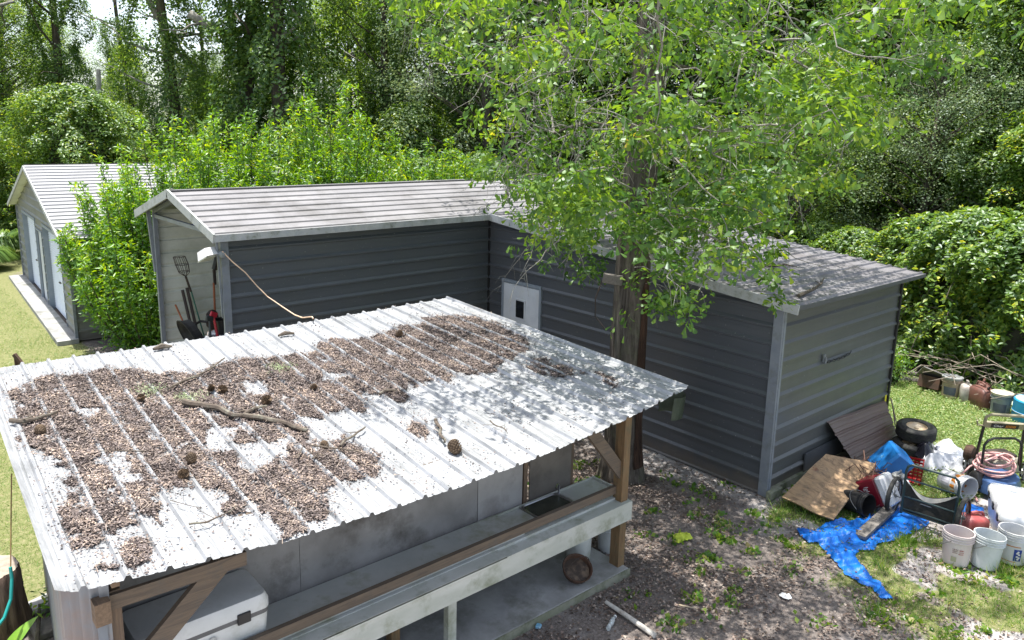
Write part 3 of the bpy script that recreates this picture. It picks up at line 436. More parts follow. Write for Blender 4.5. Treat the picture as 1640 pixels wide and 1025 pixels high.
# ---------------- outdoor kitchen shed ----------------
def RS(i,t,n=0):
    x=(-2.524-.2314*i)*(1-t)+(-2.613-.2227*i)*t
    y=-.43+3.93*t
    z=(1.312e-3*i*i-.0321*i+2.146)*(1-t)+(2.22e-4*i*i-5.135e-3*i+2.385)*t
    z+=.006*mn.noise((i*.5,t*4,1.3))+.010*max(0,1-t*9)*mn.noise((i*1.3,0,4.))
    # sheets lift a little between the ribs at the open front edge
    return Vector((x,y,z+n))
def rprof(u):   # height of the sheet profile at rib coordinate u
    f=u-round(u); a=abs(f)
    if a<.045: return .026
    if a<.105: return .026*(1-(a-.045)/.06)
    g=abs(abs(f)-.333)
    if g<.03: return .004
    if g<.06: return .004*(1-(g-.03)/.03)
    return 0
def galv(name):
    m,nt,b=nodes(name); v=mapn(nt,(9,.35,4)); v1=mapn(nt,(1,1,1)); v2=mapn(nt,(26,1.2,4))
    c=ramp(nt,noi(nt,v,1.5,6,.65),[(.3,(.42,.43,.445)),(.7,(.34,.35,.365))])
    # grime: grows towards the right-hand (east) half of the roof and along the back edge
    tc=N(nt,'ShaderNodeTexCoord'); sx=N(nt,'ShaderNodeSeparateXYZ'); nt.links.new(tc.outputs['Object'],sx.inputs[0])
    gx=N(nt,'ShaderNodeMapRange'); gx.inputs[1].default_value=-6.4; gx.inputs[2].default_value=-3.6; nt.links.new(sx.outputs[0],gx.inputs[0])
    gy=N(nt,'ShaderNodeMapRange'); gy.inputs[1].default_value=2.3; gy.inputs[2].default_value=3.4; nt.links.new(sx.outputs[1],gy.inputs[0])
    a=math_(nt,'MAXIMUM',gx.outputs[0],math_(nt,'MULTIPLY',gy.outputs[0],.75))
    n1=noi(nt,v2,2.0,8,.72); n2=noi(nt,v1,2.4,8,.7)
    k=math_(nt,'ADD',math_(nt,'MULTIPLY',n1,.7),math_(nt,'MULTIPLY',n2,.5)); k=math_(nt,'ADD',k,math_(nt,'MULTIPLY',a,.16))
    f=ramp(nt,k,[(.62,(0,0,0)),(.88,(.8,.8,.8))]); c=mix(nt,f,c,(.14,.145,.145))
    sp=ramp(nt,noi(nt,v1,28,4,.7),[(.62,(0,0,0)),(.7,(.6,.6,.6))]); sp=math_(nt,'MULTIPLY',sp,math_(nt,'ADD',math_(nt,'MULTIPLY',a,.7),.12)); c=mix(nt,sp,c,(.07,.07,.06))
    nt.links.new(c,b.inputs['Base Color']); b.inputs['Roughness'].default_value=.5; b.inputs['Metallic'].default_value=.12
    bump(nt,b,noi(nt,v1,9,4),.25,.006); return m
m_galv=galv('galvanised_roof_sheet')
m_corr=M('corrugated_galvanised_steel',(.17,.185,.205),(.26,.275,.295),.42,metal=.3,scale=2.2,stretch=(4,4,.5),dirt=(.30,.17,.10),dirtamt=.4,dscale=1.6)
m_board=M('grey_stained_wall_board',(.27,.265,.26),(.19,.185,.18),.7,scale=2.2,dirt=(.055,.045,.035),dirtamt=.85,dscale=1.4,bmp=.3)
m_board2=M('pale_grey_wall_board',(.36,.355,.35),(.28,.275,.27),.7,scale=2.2,dirt=(.12,.1,.09),dirtamt=.4,dscale=3)
m_board3=M('brown_grey_wall_board',(.16,.145,.125),(.11,.10,.09),.7,scale=2.2,dirt=(.07,.06,.05),dirtamt=.6,dscale=3)
m_cnt=M('algae_stained_white_countertop',(.50,.51,.49),(.40,.42,.40),.4,scale=2,dirt=(.20,.20,.09),dirtamt=.65,dscale=2.6,bmp=.1)
m_wpaint=M('weathered_white_paint',(.52,.53,.49),(.40,.42,.37),.5,scale=2.5,stretch=(.6,1,2),dirt=(.15,.17,.09),dirtamt=.75,dscale=2.6)
m_ss=M('stainless_steel',(.45,.45,.46),(.35,.35,.36),.28,metal=1,scale=3)
KX0,KX1=-8.0,-2.9
sh=thing('outdoor_kitchen_shed','open-fronted outdoor kitchen shed with ribbed metal roof, long white counter and sink','shed',(-5.4,1.5,0))
# roof panels of four ribs each
NT=26
for p in range(7):
    u0=-.5+4*p if p else 0; u1=min(24.6,3.5+4*p)
    us=sorted({round(x,4) for x in [u0,u1]+[k+d for k in range(-1,26) for d in (-.105,-.045,0,.045,.105,.273,.303,.363,.393,-.273,-.303,-.363,-.393) if u0<k+d<u1]})
    V=[];F=[]
    for jt in range(NT+1):
        t=jt/NT
        for u in us:
            P=RS(u,t,rprof(u)+.0016*(p%2))
            if u>24.2: P.z+=(u-24.2)*.10
            V.append(P)
    n=len(us)
    for jt in range(NT):
        for k in range(n-1): F.append((jt*n+k,jt*n+k+1,(jt+1)*n+k+1,(jt+1)*n+k))
    MB().add(V,F).build('roof_panel',m_galv,sh,world=True)
# frame
def P3(mb,name,mat,**k): return mb.build(name,mat,sh,world=True,**k)
pm=woodmat('right_post_wood',(.24,.15,.07),(.10,.06,.03),(8,8,.5),dirt=(.09,.10,.06),amt=.7)
t=MB(); t.box((-2.875,.075,1.0),(.10,.12,2.0)); P3(t,'post',pm)
t=MB(); t.box((-7.86,.04,.92),(.11,.11,1.8)); P3(t,'post',m_wz)
t=MB(); t.box((-2.84,3.3,1.1),(.09,.09,2.2)); P3(t,'post',m_wz)
t=MB(); t.box((-7.62,3.2,1.1),(.09,.09,2.2)); P3(t,'post',m_wz)
for i0,i1 in ((1.2,8),(8,16),(16,23.6)):
    a=RS(i0,.11,-.085); b=RS(i1,.11,-.085); t=MB(); t.bar(a,b,.04,.13); P3(t,'beam',m_wx)
for i in (1.5,23.2):
    t=MB(); t.bar(RS(i,.03,-.06),RS(i,.97,-.06),.045,.09); P3(t,'rafter',m_wy)
t=MB(); t.bar(RS(1.2,.9,-.12),RS(23.5,.9,-.12),.04,.11); P3(t,'beam',m_wx)
t=MB(); t.bar((-3.42,.06,1.76),(-2.83,.07,1.08),.045,.13); P3(t,'brace',m_wx)
t=MB(); t.bar((-7.10,.0,1.80),(-7.80,.0,1.17),.045,.14); P3(t,'brace',m_wx)
t=MB(); t.bar((-7.9,-.03,1.76),(-7.0,-.03,1.74),.03,.10); P3(t,'fascia_board',m_wx)
t=MB(); t.box((-7.93,-.06,1.74),(.09,.10,.15)); P3(t,'rafter_end',m_wy)
# counter
t=MB(); t.box((-5.37,.335,.845),(5.22,.47,.03)); ct=P3(t,'countertop',m_cnt)
t=MB(); t.box((-6.05,.36,.868),(3.70,.45,.014)); P3(t,'countertop_overlay',m_cnt)
t=MB(); t.box((-2.765,.335,.868),(.02,.47,.03)); t.box((-3.7,.567,.868),(1.9,.014,.02)); P3(t,'counter_lip',m_wpaint)
t=MB(); t.box((-5.45,-.01,.72),(5.32,.03,.20)); P3(t,'counter_fascia',m_wpaint)
t=MB(); t.box((-5.45,.035,.828),(5.30,.13,.016)); P3(t,'counter_ledge',m_wpaint)
t=MB(); t.box((-6.25,.03,.846),(3.35,.14,.014)); t.box((-6.25,-.034,.835),(3.35,.012,.03)); P3(t,'ledge_cover',m_wpaint)
t=MB(); t.box((-5.36,.115,.95),(5.0,.045,.085)); P3(t,'rail',m_wx)
t=MB(); t.box((-5.12,.10,.37),(.09,.07,.74)); P3(t,'counter_leg',m_wpaint)
t=MB(); t.box((-5.5,.45,.37),(.09,.09,.74)); P3(t,'counter_leg',pm)
t=MB(); t.box((-7.0,.45,.37),(.09,.09,.74)); P3(t,'counter_leg',pm)
# sink, a flat plate in a rim, the bowl's shade put into its dark colour
sk_=MB(); rim=[]
def rrect(w,d,r,z,n=5):
    q=[]
    for cx,cy,a0 in ((w/2-r,d/2-r,0),(-w/2+r,d/2-r,PI/2),(-w/2+r,-d/2+r,PI),(w/2-r,-d/2+r,1.5*PI)):
        for k in range(n+1): a=a0+PI/2*k/n; q.append((cx+r*math.cos(a),cy+r*math.sin(a),z))
    return q
def loops(mb,Ls,off=(0,0,0),cap=True,capend=True):
    n=len(Ls[0]); V=[(x+off[0],y+off[1],z+off[2]) for L in Ls for x,y,z in L]; F=[]
    for i in range(len(Ls)-1):
        for k in range(n): F.append((i*n+k,i*n+(k+1)%n,(i+1)*n+(k+1)%n,(i+1)*n+k))
    if cap: F.append(tuple((len(Ls)-1)*n+k for k in range(n)))
    mb.add(V,F)
loops(sk_,[rrect(.54,.42,.05,0),rrect(.55,.43,.05,.008),rrect(.50,.38,.06,.009),rrect(.48,.36,.06,-.004)],(-3.62,.36,.864),cap=False); P3(sk_,'sink_rim',m_ss)
m_sinkd=M('sink_bowl_painted_shade',(.09,.10,.08),(.04,.045,.035),.25,metal=.6)
b_=MB(); loops(b_,[rrect(.485,.365,.06,.0),rrect(.47,.35,.06,.003),rrect(.44,.32,.07,.0025)],(-3.62,.36,.8645)); P3(b_,'sink_bowl',m_sinkd)
f_=MB(); f_.tube([(-3.35,.52,.87),(-3.35,.52,.97),(-3.39,.50,1.0),(-3.46,.46,.99)],.01,8); P3(f_,'tap',m_ss)
# back wall of boards behind the counter
for x0,x1,m_,z0 in ((-7.9,-6.3,m_board,.5),(-6.3,-4.40,m_board,.5),(-4.395,-3.80,m_board2,.5),(-3.70,-3.08,m_board3,.5)):
    t=MB(); t.box(((x0+x1)/2,.615,(z0+2.02)/2),(x1-x0-.004,.012,2.02-z0)); P3(t,'wall_board',m_)
t=MB(); t.box((-3.75,.64,1.2),(.05,.05,1.7)); P3(t,'wall_stud',m_wz)
t=MB(); t.box((-3.05,.65,1.2),(.05,.05,1.7)); P3(t,'wall_stud',m_wz)
t=MB(); t.tube([(-2.78,.9,0),(-2.79,.9,1.9)],.006,5); P3(t,'thin_rod',m_blkm)
# added dark panel, painted shade behind the left part of the opening
t=MB(); t.box((-7.2,.60,1.72),(1.3,.03,.3)); P3(t,'shade_panel',m_dark)
# corrugated end wall
V=[];n=440
for k in range(n+1):
    f=k/n; y=.12+3.3*max(0,(f-.1)/.9) if f>.1 else -.05+1.7*f; x=(-8.10+.35*max(0,(f-.1)/.9) if f>.1 else -7.89-2.1*f)+.013*math.cos(k*2*PI/10.); zt=RS(24.1,(y+.43)/3.93,-.01).z
    V+=[(x,y,.02),(x,y,zt)]
for a,b in ((0,44),(44,240),(238,440)):
    t=MB(); t.add([(v[0]-.003*(a%2),v[1],v[2]) for v in V[2*a:2*b+2]],[(2*i,2*i+1,2*i+3,2*i+2) for i in range(b-a)]); P3(t,'end_wall_sheet',m_corr)
t=MB(); t.box((-7.93,-.045,.9),(.05,.03,1.75)); P3(t,'corner_strip',m_trim)
# back wall closes the shed
t=MB(); t.box((-5.3,3.34,1.1),(4.8,.02,2.1)); P3(t,'back_wall_board',m_board)
# slab
sl_=MB(); sl_.box((-5.47,.42,.03),(5.28,.96,.10),bev=.008); so2=sl_.build('concrete_slab',m_conc); so2['kind']='structure'
sl_=MB(); sl_.box((-5.47,-.066,.028),(5.30,.012,.096)); o=sl_.build('slab_edge',m_mconc); o['kind']='structure'
t=MB()
for k in range(26):
    x=-4.45-.02*k+random.uniform(-.1,.1); t.box((x,.605,1.72+random.uniform(-.16,.12)),(.05,.02,.05),Matrix.Rotation(k,3,'Y'))
P3(t,'torn_insulation',M('dark_rotten_board',(.05,.035,.025),(.09,.05,.03),.9))
# things on and under the counter
m_cool=M('dull_white_cooler_plastic',(.62,.63,.62),(.52,.54,.53),.45,scale=3,dirt=(.33,.34,.28),dirtamt=.5,dscale=4)
def text(name,s,size,mat,parent,loc,rot,ext=.002,world=False):
    cu=bpy.data.curves.new(name,'FONT'); cu.body=s; cu.size=size; cu.extrude=ext; cu.align_x='CENTER'
    ob=bpy.data.objects.new('tmp',cu); COL.objects.link(ob); dg=bpy.context.evaluated_depsgraph_get(); me=bpy.data.meshes.new_from_object(ob.evaluated_get(dg)); bpy.data.objects.remove(ob)
    me.materials.clear(); me.materials.append(mat); o=bpy.data.objects.new(name,me); COL.objects.link(o); o.parent=parent; o.location=loc; o.rotation_euler=rot; return o
co=thing('marine_cooler','large dull white cooler with grey lid band and black latches on the shed counter','cooler',(-7.24,.37,.862))
t=MB(); loops(t,[rrect(.90,.40,.05,0),rrect(.94,.43,.05,.27)],cap=False); loops(t,[rrect(.90,.40,.05,0)[::-1]]); autosmooth(t.build('body',m_cool,co))
t=MB(); loops(t,[rrect(.945,.435,.05,.27),rrect(.945,.435,.05,.31)],cap=False); autosmooth(t.build('lid_band',M('grey_gasket',(.13,.13,.13),None,.6),co))
t=MB(); loops(t,[rrect(.96,.45,.06,.31),rrect(.96,.45,.06,.37),rrect(.92,.41,.06,.42),rrect(.80,.30,.05,.425)]); lid=autosmooth(t.build('lid',m_cool,co))
for x in (-.30,.27): t=MB(); t.box((x,-.228,.30),(.10,.02,.085),bev=.005); t.build('latch',m_black,co)
text('embossed_name','IGLOO',.085,M('embossed_grey_plastic',(.40,.41,.40),None,.5),co,(-.06,-.2235,.185),(PI/2,0,0),.003)
m_prop=M('dirty_white_tank_paint',(.55,.58,.56),(.42,.46,.43),.5,scale=4,dirt=(.25,.24,.17),dirtamt=.6)
o=thing('propane_tank','white round-topped tank under the counter beside the right post','tank',(-3.13,.40,.08))
t=MB(); t.lathe([(0,.0),(.10,.0),(.13,.03),(.135,.26),(.12,.32),(.06,.35),(0,.355)],24); autosmooth(t.build('tank',m_prop,o),50)
t=MB(); t.lathe([(.085,.33),(.09,.42),(.08,.42),(.075,.34)],18,a0=.6,a1=5.6); t.build('collar',m_prop,o); t=MB(); t.tube([(0,0,.34),(0,0,.40)],.02,8); t.build('valve',m_steel,o)
o=thing('iron_pot','rusty round pot full of dead leaves and water tipped on the slab','pot',(-3.43,.17,.095))
R_=Matrix.Rotation(.5,3,'X')@Matrix.Rotation(-.25,3,'Y'); m_rust=M('dark_rusty_iron',(.05,.03,.02),(.10,.05,.03),.8)
t=MB(); t.lathe([(0,.02),(.09,.02),(.14,.08),(.15,.15),(.16,.155),(.155,.165),(.14,.15),(.13,.08)],24,(0,0,.02),R_); autosmooth(t.build('pot_body',m_rust,o))
t=MB(); t.lathe([(0,.10),(.135,.105)],24,(0,0,.02),R_); t.build('leaf_filling',M('wet_dead_leaves',(.045,.03,.02),(.16,.11,.07),.6,scale=9,lo=.45,hi=.6),o)
t=MB(); t.tube([R_@Vector((.155*math.cos(a),.0+.155*math.sin(a)*.3,.16+.10*math.sin(a)))+Vector((0,0,.02)) for a in [PI*k/14 for k in range(15)]],.004,5); t.build('bail_handle',m_blkm,o)
# ---------------- bucket builder ----------------
m_bw=M('grubby_white_bucket_plastic',(.66,.66,.66),(.55,.56,.56),.4,scale=3,dirt=(.42,.41,.36),dirtamt=.5,dscale=5)
m_bclear=M('milky_bucket_plastic',(.60,.63,.64),(.48,.52,.52),.3,scale=4,dirt=(.36,.38,.34),dirtamt=.5)
m_bpink=M('pink_stained_bucket_plastic',(.60,.50,.48),(.62,.59,.57),.4,scale=3,dirt=(.45,.36,.34),dirtamt=.5)
m_ink=M('faded_brown_print',(.30,.16,.12),(.2,.12,.1),.6); m_blue=M('blue_label_print',(.02,.05,.28),(.03,.07,.3),.5); m_red=M('red_print',(.35,.05,.03),None,.5); m_orange=M('orange_print',(.6,.22,.03),None,.5)
m_wht=M('white_print',(.7,.7,.7),None,.5)
def bucket(label,loc,mat,rot=None,rz=0,s=1,inner=None,lid=None,deco=None,group=None,cat='bucket',name='bucket'):
    o=thing(name,label,cat,loc,rz,group,rot); r0,r1,h=.130*s,.150*s,.37*s
    t=MB(); t.lathe([(0,0),(r0,0),(r0+.002,.01)],28); t.lathe([(r0+.002,.01),(r1-.006,h*.76)],28)
    z=h*.76
    for k in range(3): t.lathe([(r1-.006,z),(r1+.008,z+.004),(r1+.008,z+.010),(r1-.004,z+.014),(r1-.004,z+.03)],28); z+=.03
    t.lathe([(r1-.002,h-.02),(r1+.006,h-.015),(r1+.006,h),(r1-.006,h),(r1-.010,h*.5),(r0-.006,.012),(0,.012)],28)
    autosmooth(t.build('shell',mat,o),40)
    t=MB(); a0=random.uniform(-.4,.4); t.tube([((r1+.012)*math.cos(a),(r1+.012)*math.sin(a)*.97,h*.82-.11*math.sin((a-a0))*1.3) for a in [a0+PI*k/12 for k in range(13)]],.0035,5); t.build('bail_handle',m_steel,o)
    if lid: t=MB(); t.lathe([(r1+.01,h-.035),(r1+.014,h+.004),(r1-.01,h+.006),(r1-.015,h-.004),(0,h-.003)],28); t.build('lid',lid,o)
    if inner: t=MB(); t.lathe([(0,h*.55),(r1*.93,h*.55)],24); t.build('contents',inner,o)
    if deco: deco(o,r0,r1,h)
    return o
def band(o,name,mat,r0,r1,h,z0,z1,a0,a1,e=.002):
    R=lambda z: r0+(r1-r0)*z/(h*.8)+e
    t=MB(); t.lathe([(R(z0),z0),(R(z1),z1)],10,a0=a0,a1=a1); t.build(name,mat,o)
def wrap_text(o,s,size,mat,r0,r1,h,z,a):
    r=r0+(r1-r0)*z/(h*.8)+.003; x=text('lettering',s,size,mat,o,(r*math.cos(a),r*math.sin(a),z),(PI/2-.05,0,a+PI/2),.0006)
    me=x.data
    for v in me.vertices:   # bend the flat text round the bucket
        v.co.z=v.co.z-(r-math.sqrt(max(0,r*r-v.co.x**2)))
FA=math.atan2(-4.73+2.2,-8.8-.3)   # side of a bucket that faces the yard path
def dec_pink(o,r0,r1,h):
    rs=random.Random(4); R=lambda z:r0+(r1-r0)*z/(h*.8)+.0025
    for nm,m,A0,A1,rows in (('faded_print',m_ink,-.25,.12,((.205,4),(.185,5),(.165,3))),('red_print',m_red,.18,.52,((.20,3),(.178,4),(.155,4)))):
        t=MB()
        for z,n in rows:
            for k in range(n*2):
                a=FA+A0+(A1-A0)*(k+.2*rs.random())/(n*2); t.lathe([(R(z),z),(R(z+.013),z+.008+.006*rs.random())],2,a0=a,a1=a+(A1-A0)/(n*2)*rs.uniform(.4,.8))
        t.build(nm,m,o)
    band(o,'green_stain',M('olive_stain',(.33,.34,.20),(.45,.4,.33),.7),r0,r1,h,.06,.12,FA-.3,FA+.08)
bucket('pinkish stained open bucket, leftmost in the front row on the grass',(.26,-2.16,0),m_bpink,deco=dec_pink,group='open buckets standing on the grass',s=1.0)
bucket('milky white open bucket with leaning side between the pinkish bucket and the blue-label one',(.44,-2.39,0),m_bclear,rot=(.03,.05,0),group='open buckets standing on the grass')
def dec_blue(o,r0,r1,h):
    band(o,'blue_label',m_blue,r0,r1,h,.06,.20,FA+.1,FA+.62); band(o,'orange_stripe',m_orange,r0,r1,h,.225,.235,FA-.7,FA+.5); band(o,'orange_stripe',m_orange,r0,r1,h,.04,.048,FA-.7,FA+.3)
    t=MB(); R=r0+.018
    for a,z in ((.3,.16),(.42,.145),(.36,.175),(.3,.12),(.42,.11),(.36,.09)): 
        A=FA+a; t.tube([((R+.003)*math.cos(A),(R+.003)*math.sin(A),z),((R+.004)*math.cos(A),(R+.004)*math.sin(A),z)],.012,8)
    t.build('white_emblem',m_wht,o)
bucket('white open bucket with blue label and orange stripes in front of the white cooler',(.80,-2.54,0),m_bw,deco=dec_blue,group='open buckets standing on the grass',s=1.02)
bucket('grey translucent bucket lying tipped at the right end of the front row',(.50,-2.86,.13),m_bclear,rot=(1.2,.3,.6),s=.95)
def dec_or(o,r0,r1,h): band(o,'orange_stripe',m_orange,r0,r1,h,.2,.26,0,6.28); band(o,'faded_label',M('faded_label',(.5,.5,.55),None,.6),r0,r1,h,.06,.18,2,4.5)
bucket('white bucket lying on its side behind the folded hand truck, mouth facing right',(2.14,-1.36,.145),m_bw,rot=(PI/2-.05,0,-.36),deco=dec_or)
bucket('translucent white bucket standing behind the right post of the shed',(-2.60,.42,0),m_bclear,s=.95)
bucket('black bucket lying under the edge of the plywood sheet',(.52,-.78,.13),m_black,rot=(1.42,0,-.2),s=.92)
# old pails along the thicket
gp='old pails and cans along the thicket edge'
def dec_p(o,r0,r1,h): band(o,'dark_label',M('dark_faded_label',(.08,.09,.14),(.14,.15,.2),.6),r0,r1,h,.07,.22,2.6,4.0)
m_tan=M('tan_weathered_pail',(.42,.34,.25),(.32,.25,.18),.6,dirt=(.12,.09,.06),dirtamt=.6)
m_grylid=M('grey_lid',(.30,.31,.31),(.2,.21,.2),.5)
bucket('tan lidded pail with a dark label, left in the row by the thicket',(6.30,.02,0),m_tan,lid=m_grylid,deco=dec_p,group=gp,s=1.05)
bucket('grey pail with dished white lid between the brown can and the blue drum',(6.02,-.85,0),M('grey_pail',(.30,.33,.35),(.22,.25,.26),.5),lid=M('dirty_white_lid',(.6,.57,.48),(.4,.34,.25),.5),deco=dec_p,group=gp,s=1.05)
def jerry(label,loc,mat,w,d,h,rz,group=None,spout=True):
    o=thing('fuel_can',label,'can',loc,rz,group)
    t=MB(); loops(t,[rrect(w*.9,d*.9,.05,0)[::-1]]); loops(t,[rrect(w*.9,d*.9,.05,0),rrect(w,d,.06,.03),rrect(w,d,.06,h*.68),rrect(w*.85,d*.85,.06,h*.80),rrect(w*.5,d*.5,.04,h*.86)]); autosmooth(t.build('can_body',mat,o),50)
    t=MB(); t.tube([(-w*.12,0,h*.84),(-w*.1,0,h*.97),(w*.08,0,h),(w*.34,0,h*.97),(w*.40,0,h*.86),(w*.40,0,h*.74)],.018,8); t.build('carry_handle',mat,o)
    if spout: t=MB(); t.tube([(-w*.3,0,h*.8),(-w*.34,0,h*.92)],.022,8); t.tube([(-w*.34,0,h*.9),(-w*.6,0,h*1.2)],.010,6); t.build('spout',m_black,o)
    return o
m_brn=M('brown_red_can_plastic',(.17,.07,.055),(.11,.05,.04),.5,dirt=(.25,.17,.14),dirtamt=.5)
jerry('brown-red fuel can with dark spout beside the grey pail at the thicket',(6.15,-.52,0),m_brn,.42,.26,.44,.9,gp)
jerry('pale clouded plastic jug between the tan pail and brown-red can',(6.25,-.25,0),M('clouded_jug_plastic',(.38,.36,.33),(.25,.21,.18),.5),.26,.22,.38,.5,gp,spout=False)
jerry('dark maroon can half hidden behind the brown-red can',(6.5,-.42,0),m_brn,.30,.25,.40,.2,gp,spout=False)
jerry('faded red fuel can behind the open buckets',(1.12,-2.04,0),M('faded_red_plastic',(.34,.06,.06),(.42,.17,.16),.45),.30,.24,.27,-.6,spout=False)
m_drum=M('bright_blue_drum_plastic',(.015,.27,.50),(.02,.22,.42),.35,dirt=(.25,.33,.38),dirtamt=.3)
o=thing('blue_drum','bright blue round drum at the right end of the pails by the thicket','drum',(5.93,-1.35,0))
t=MB(); t.lathe([(0,0),(.29,0),(.30,.02),(.30,.20),(.305,.205),(.305,.215),(.30,.22),(.30,.40),(.285,.415),(0,.42)],32); autosmooth(t.build('drum_body',m_drum,o),40)
t=MB(); t.lathe([(0,.424),(.275,.422),(.28,.417)],32); t.build('drum_top',M('pale_blue_top',(.30,.48,.60),(.25,.42,.54),.4),o)
t=MB(); t.lathe([(.306,.206),(.308,.21),(.306,.214)],32); t.build('hoop',m_wht,o)
o=MB(); o.box((0,0,0),(.55,.45,.03)); 
R_=Matrix.Rotation(.7,3,'Y')@Matrix.Rotation(.5,3,'Z')
t=thing('leaning_metal_box','dented grey metal box tipped open at the left end of the pails','box',(6.45,.42,.1))
q=MB(); q.box((0,0,.18),(.5,.42,.02),R_); q.build('box_lid',M('dull_grey_sheet',(.22,.21,.2),(.14,.13,.12),.5),t); q=MB(); q.box((.02,-.03,.04),(.42,.36,.22),Matrix.Rotation(.25,3,'Y')); q.build('box_body',m_rust,t)
# ---------------- wheels ----------------
def tyre(R,r,w,n=36,grooves=True):
    t=MB(); h=w/2; pr=[(r,-h*.7),(r+.01,-h*.9),((R+r)/2,-h),(R-.02,-h*.82),(R-.004,-h*.6)]
    if grooves:
        for k in range(5): y=-h*.55+k*h*.275-.0; pr+=[(R,y),(R,y+h*.12),(R-.006,y+h*.14),(R-.006,y+h*.24)]
    pr+=[(R,h*.6),(R-.004,h*.65),(R-.02,h*.82),((R+r)/2,h),(r+.01,h*.9),(r,h*.7)]
    t.lathe(pr,n); return t
m_rim=M('cream_steel_rim',(.62,.53,.40),(.50,.38,.24),.5,dirt=(.3,.2,.1),dirtamt=.5)
for (x,y,z,lab,rt) in ((2.98,-.62,.10,'lower of two small black tyres stacked flat at the building corner',(.04,0,0)),(3.12,-.60,.33,'upper small black tyre with a cream rim, stacked flat beside the building',(.06,-.10,0))):
    o=thing('trailer_wheel',lab,'wheel',(x,y,z),group='stacked trailer wheels',rot=rt)
    autosmooth(tyre(.27,.14,.21).build('tyre',m_rub,o),30)
    t=MB(); t.lathe([(.145,-.07),(.15,.075),(.135,.085),(.13,.06),(.11,.05),(.05,.045),(.0,.045)],28); autosmooth(t.build('rim',m_rim,o),40)
    t=MB(); t.lathe([(.0,.07),(.03,.068),(.035,.045)],16); t.build('hub',m_rim,o)
# ---------------- plywood and brown panel ----------------
def plate(name,A,B,C_,D,th,mat,parent=None,nx=10,ny=8,wob=.008,label=None):
    A,B,C_,D=map(Vector,(A,B,C_,D)); n=(B-A).cross(D-A).normalized(); V=[];F=[]
    for j in range(ny+1):
        for i in range(nx+1):
            u,v=i/nx,j/ny; P=A*(1-u)*(1-v)+B*u*(1-v)+C_*u*v+D*(1-u)*v
            V.append(P+n*(wob*mn.noise((u*2.2+A.x,v*2.2,.3))))
    k=len(V); V=V+[v-n*th for v in V]; a=nx+1
    for j in range(ny):
        for i in range(nx): q=(j*a+i,j*a+i+1,(j+1)*a+i+1,(j+1)*a+i); F.append(q); F.append(tuple(x+k for x in q)[::-1])
    per=[i for i in range(a)]+[j*a+nx for j in range(1,ny+1)]+[ny*a+i for i in range(nx-1,-1,-1)]+[j*a for j in range(ny-1,0,-1)]
    for i,p in enumerate(per): q=per[(i+1)%len(per)]; F.append((q,p,p+k,q+k))
    return MB().add(V,F).build(name,mat,parent)
def plymat():
    m,nt,b=nodes('weathered_plywood'); v=mapn(nt,(7,1.3,7)); n1=noi(nt,v,2.2,8,.72,.9)
    c=ramp(nt,n1,[(.3,(.42,.28,.155)),(.5,(.33,.215,.12)),(.68,(.12,.08,.05))])
    v1=mapn(nt,(1,1,1)); c=mix(nt,ramp(nt,noi(nt,v1,7,4,.6),[(.66,(0,0,0)),(.72,(.8,.8,.8))]),c,(.20,.07,.035))
    c=mix(nt,ramp(nt,noi(nt,v1,3,9,.75),[(.52,(0,0,0)),(.66,(.6,.6,.6))]),c,(.10,.085,.07)); nt.links.new(c,b.inputs['Base Color']); b.inputs['Roughness'].default_value=.75; bump(nt,b,n1,.6,.005); return m
o=plate('plywood_sheet',(-.088,-.27,.13),(-.075,-.935,.09),(1.274,-.82,.40),(.80,-.36,.51),.018,plymat(),nx=24,ny=14,wob=.03)
tag(o,'weathered plywood sheet lying slanted against the end of the long building','plywood')
def brnp():
    V=[];F=[];nx=64;ny=14; A=Vector((1.50,-.06,.60)); B=Vector((3.33,-.07,.52)); C_=Vector((3.15,-.42,.02)); D=Vector((1.72,-.44,.02))
    A=Vector((1.42,-.05,.72)); B=Vector((3.30,-.05,.62)); n=(B-A).cross(D-A).normalized()*-1
    for j in range(nx+1):
        v=j/nx; w_=v*.86; pz=(w_/.2286)%1; a=min(pz,1-pz); h=.018*max(0,1-max(0,a-.05)/.06)+.004*(abs(a-.33)<.04)
        for i in range(ny+1):
            u=i/ny; P=A*(1-u)*(1-v)+B*u*(1-v)+C_*u*v+D*(1-u)*v; V.append(P-n*h+Vector((0,0,.01*mn.noise((u*3,v*2,0)))))
    a=ny+1
    for j in range(nx):
        for i in range(ny): F.append((j*a+i,j*a+i+1,(j+1)*a+i+1,(j+1)*a+i))
    return MB().add(V,F)
m_brown=siding_mat('brown_sheet_paint',(.10,.062,.052),(.135,.09,.078),'x',.4,(.10,.08,.07),.4)
tag(brnp().build('metal_roofing_sheet',m_brown),'brown ribbed metal sheet leaning against the end wall behind the plywood','metal sheet')
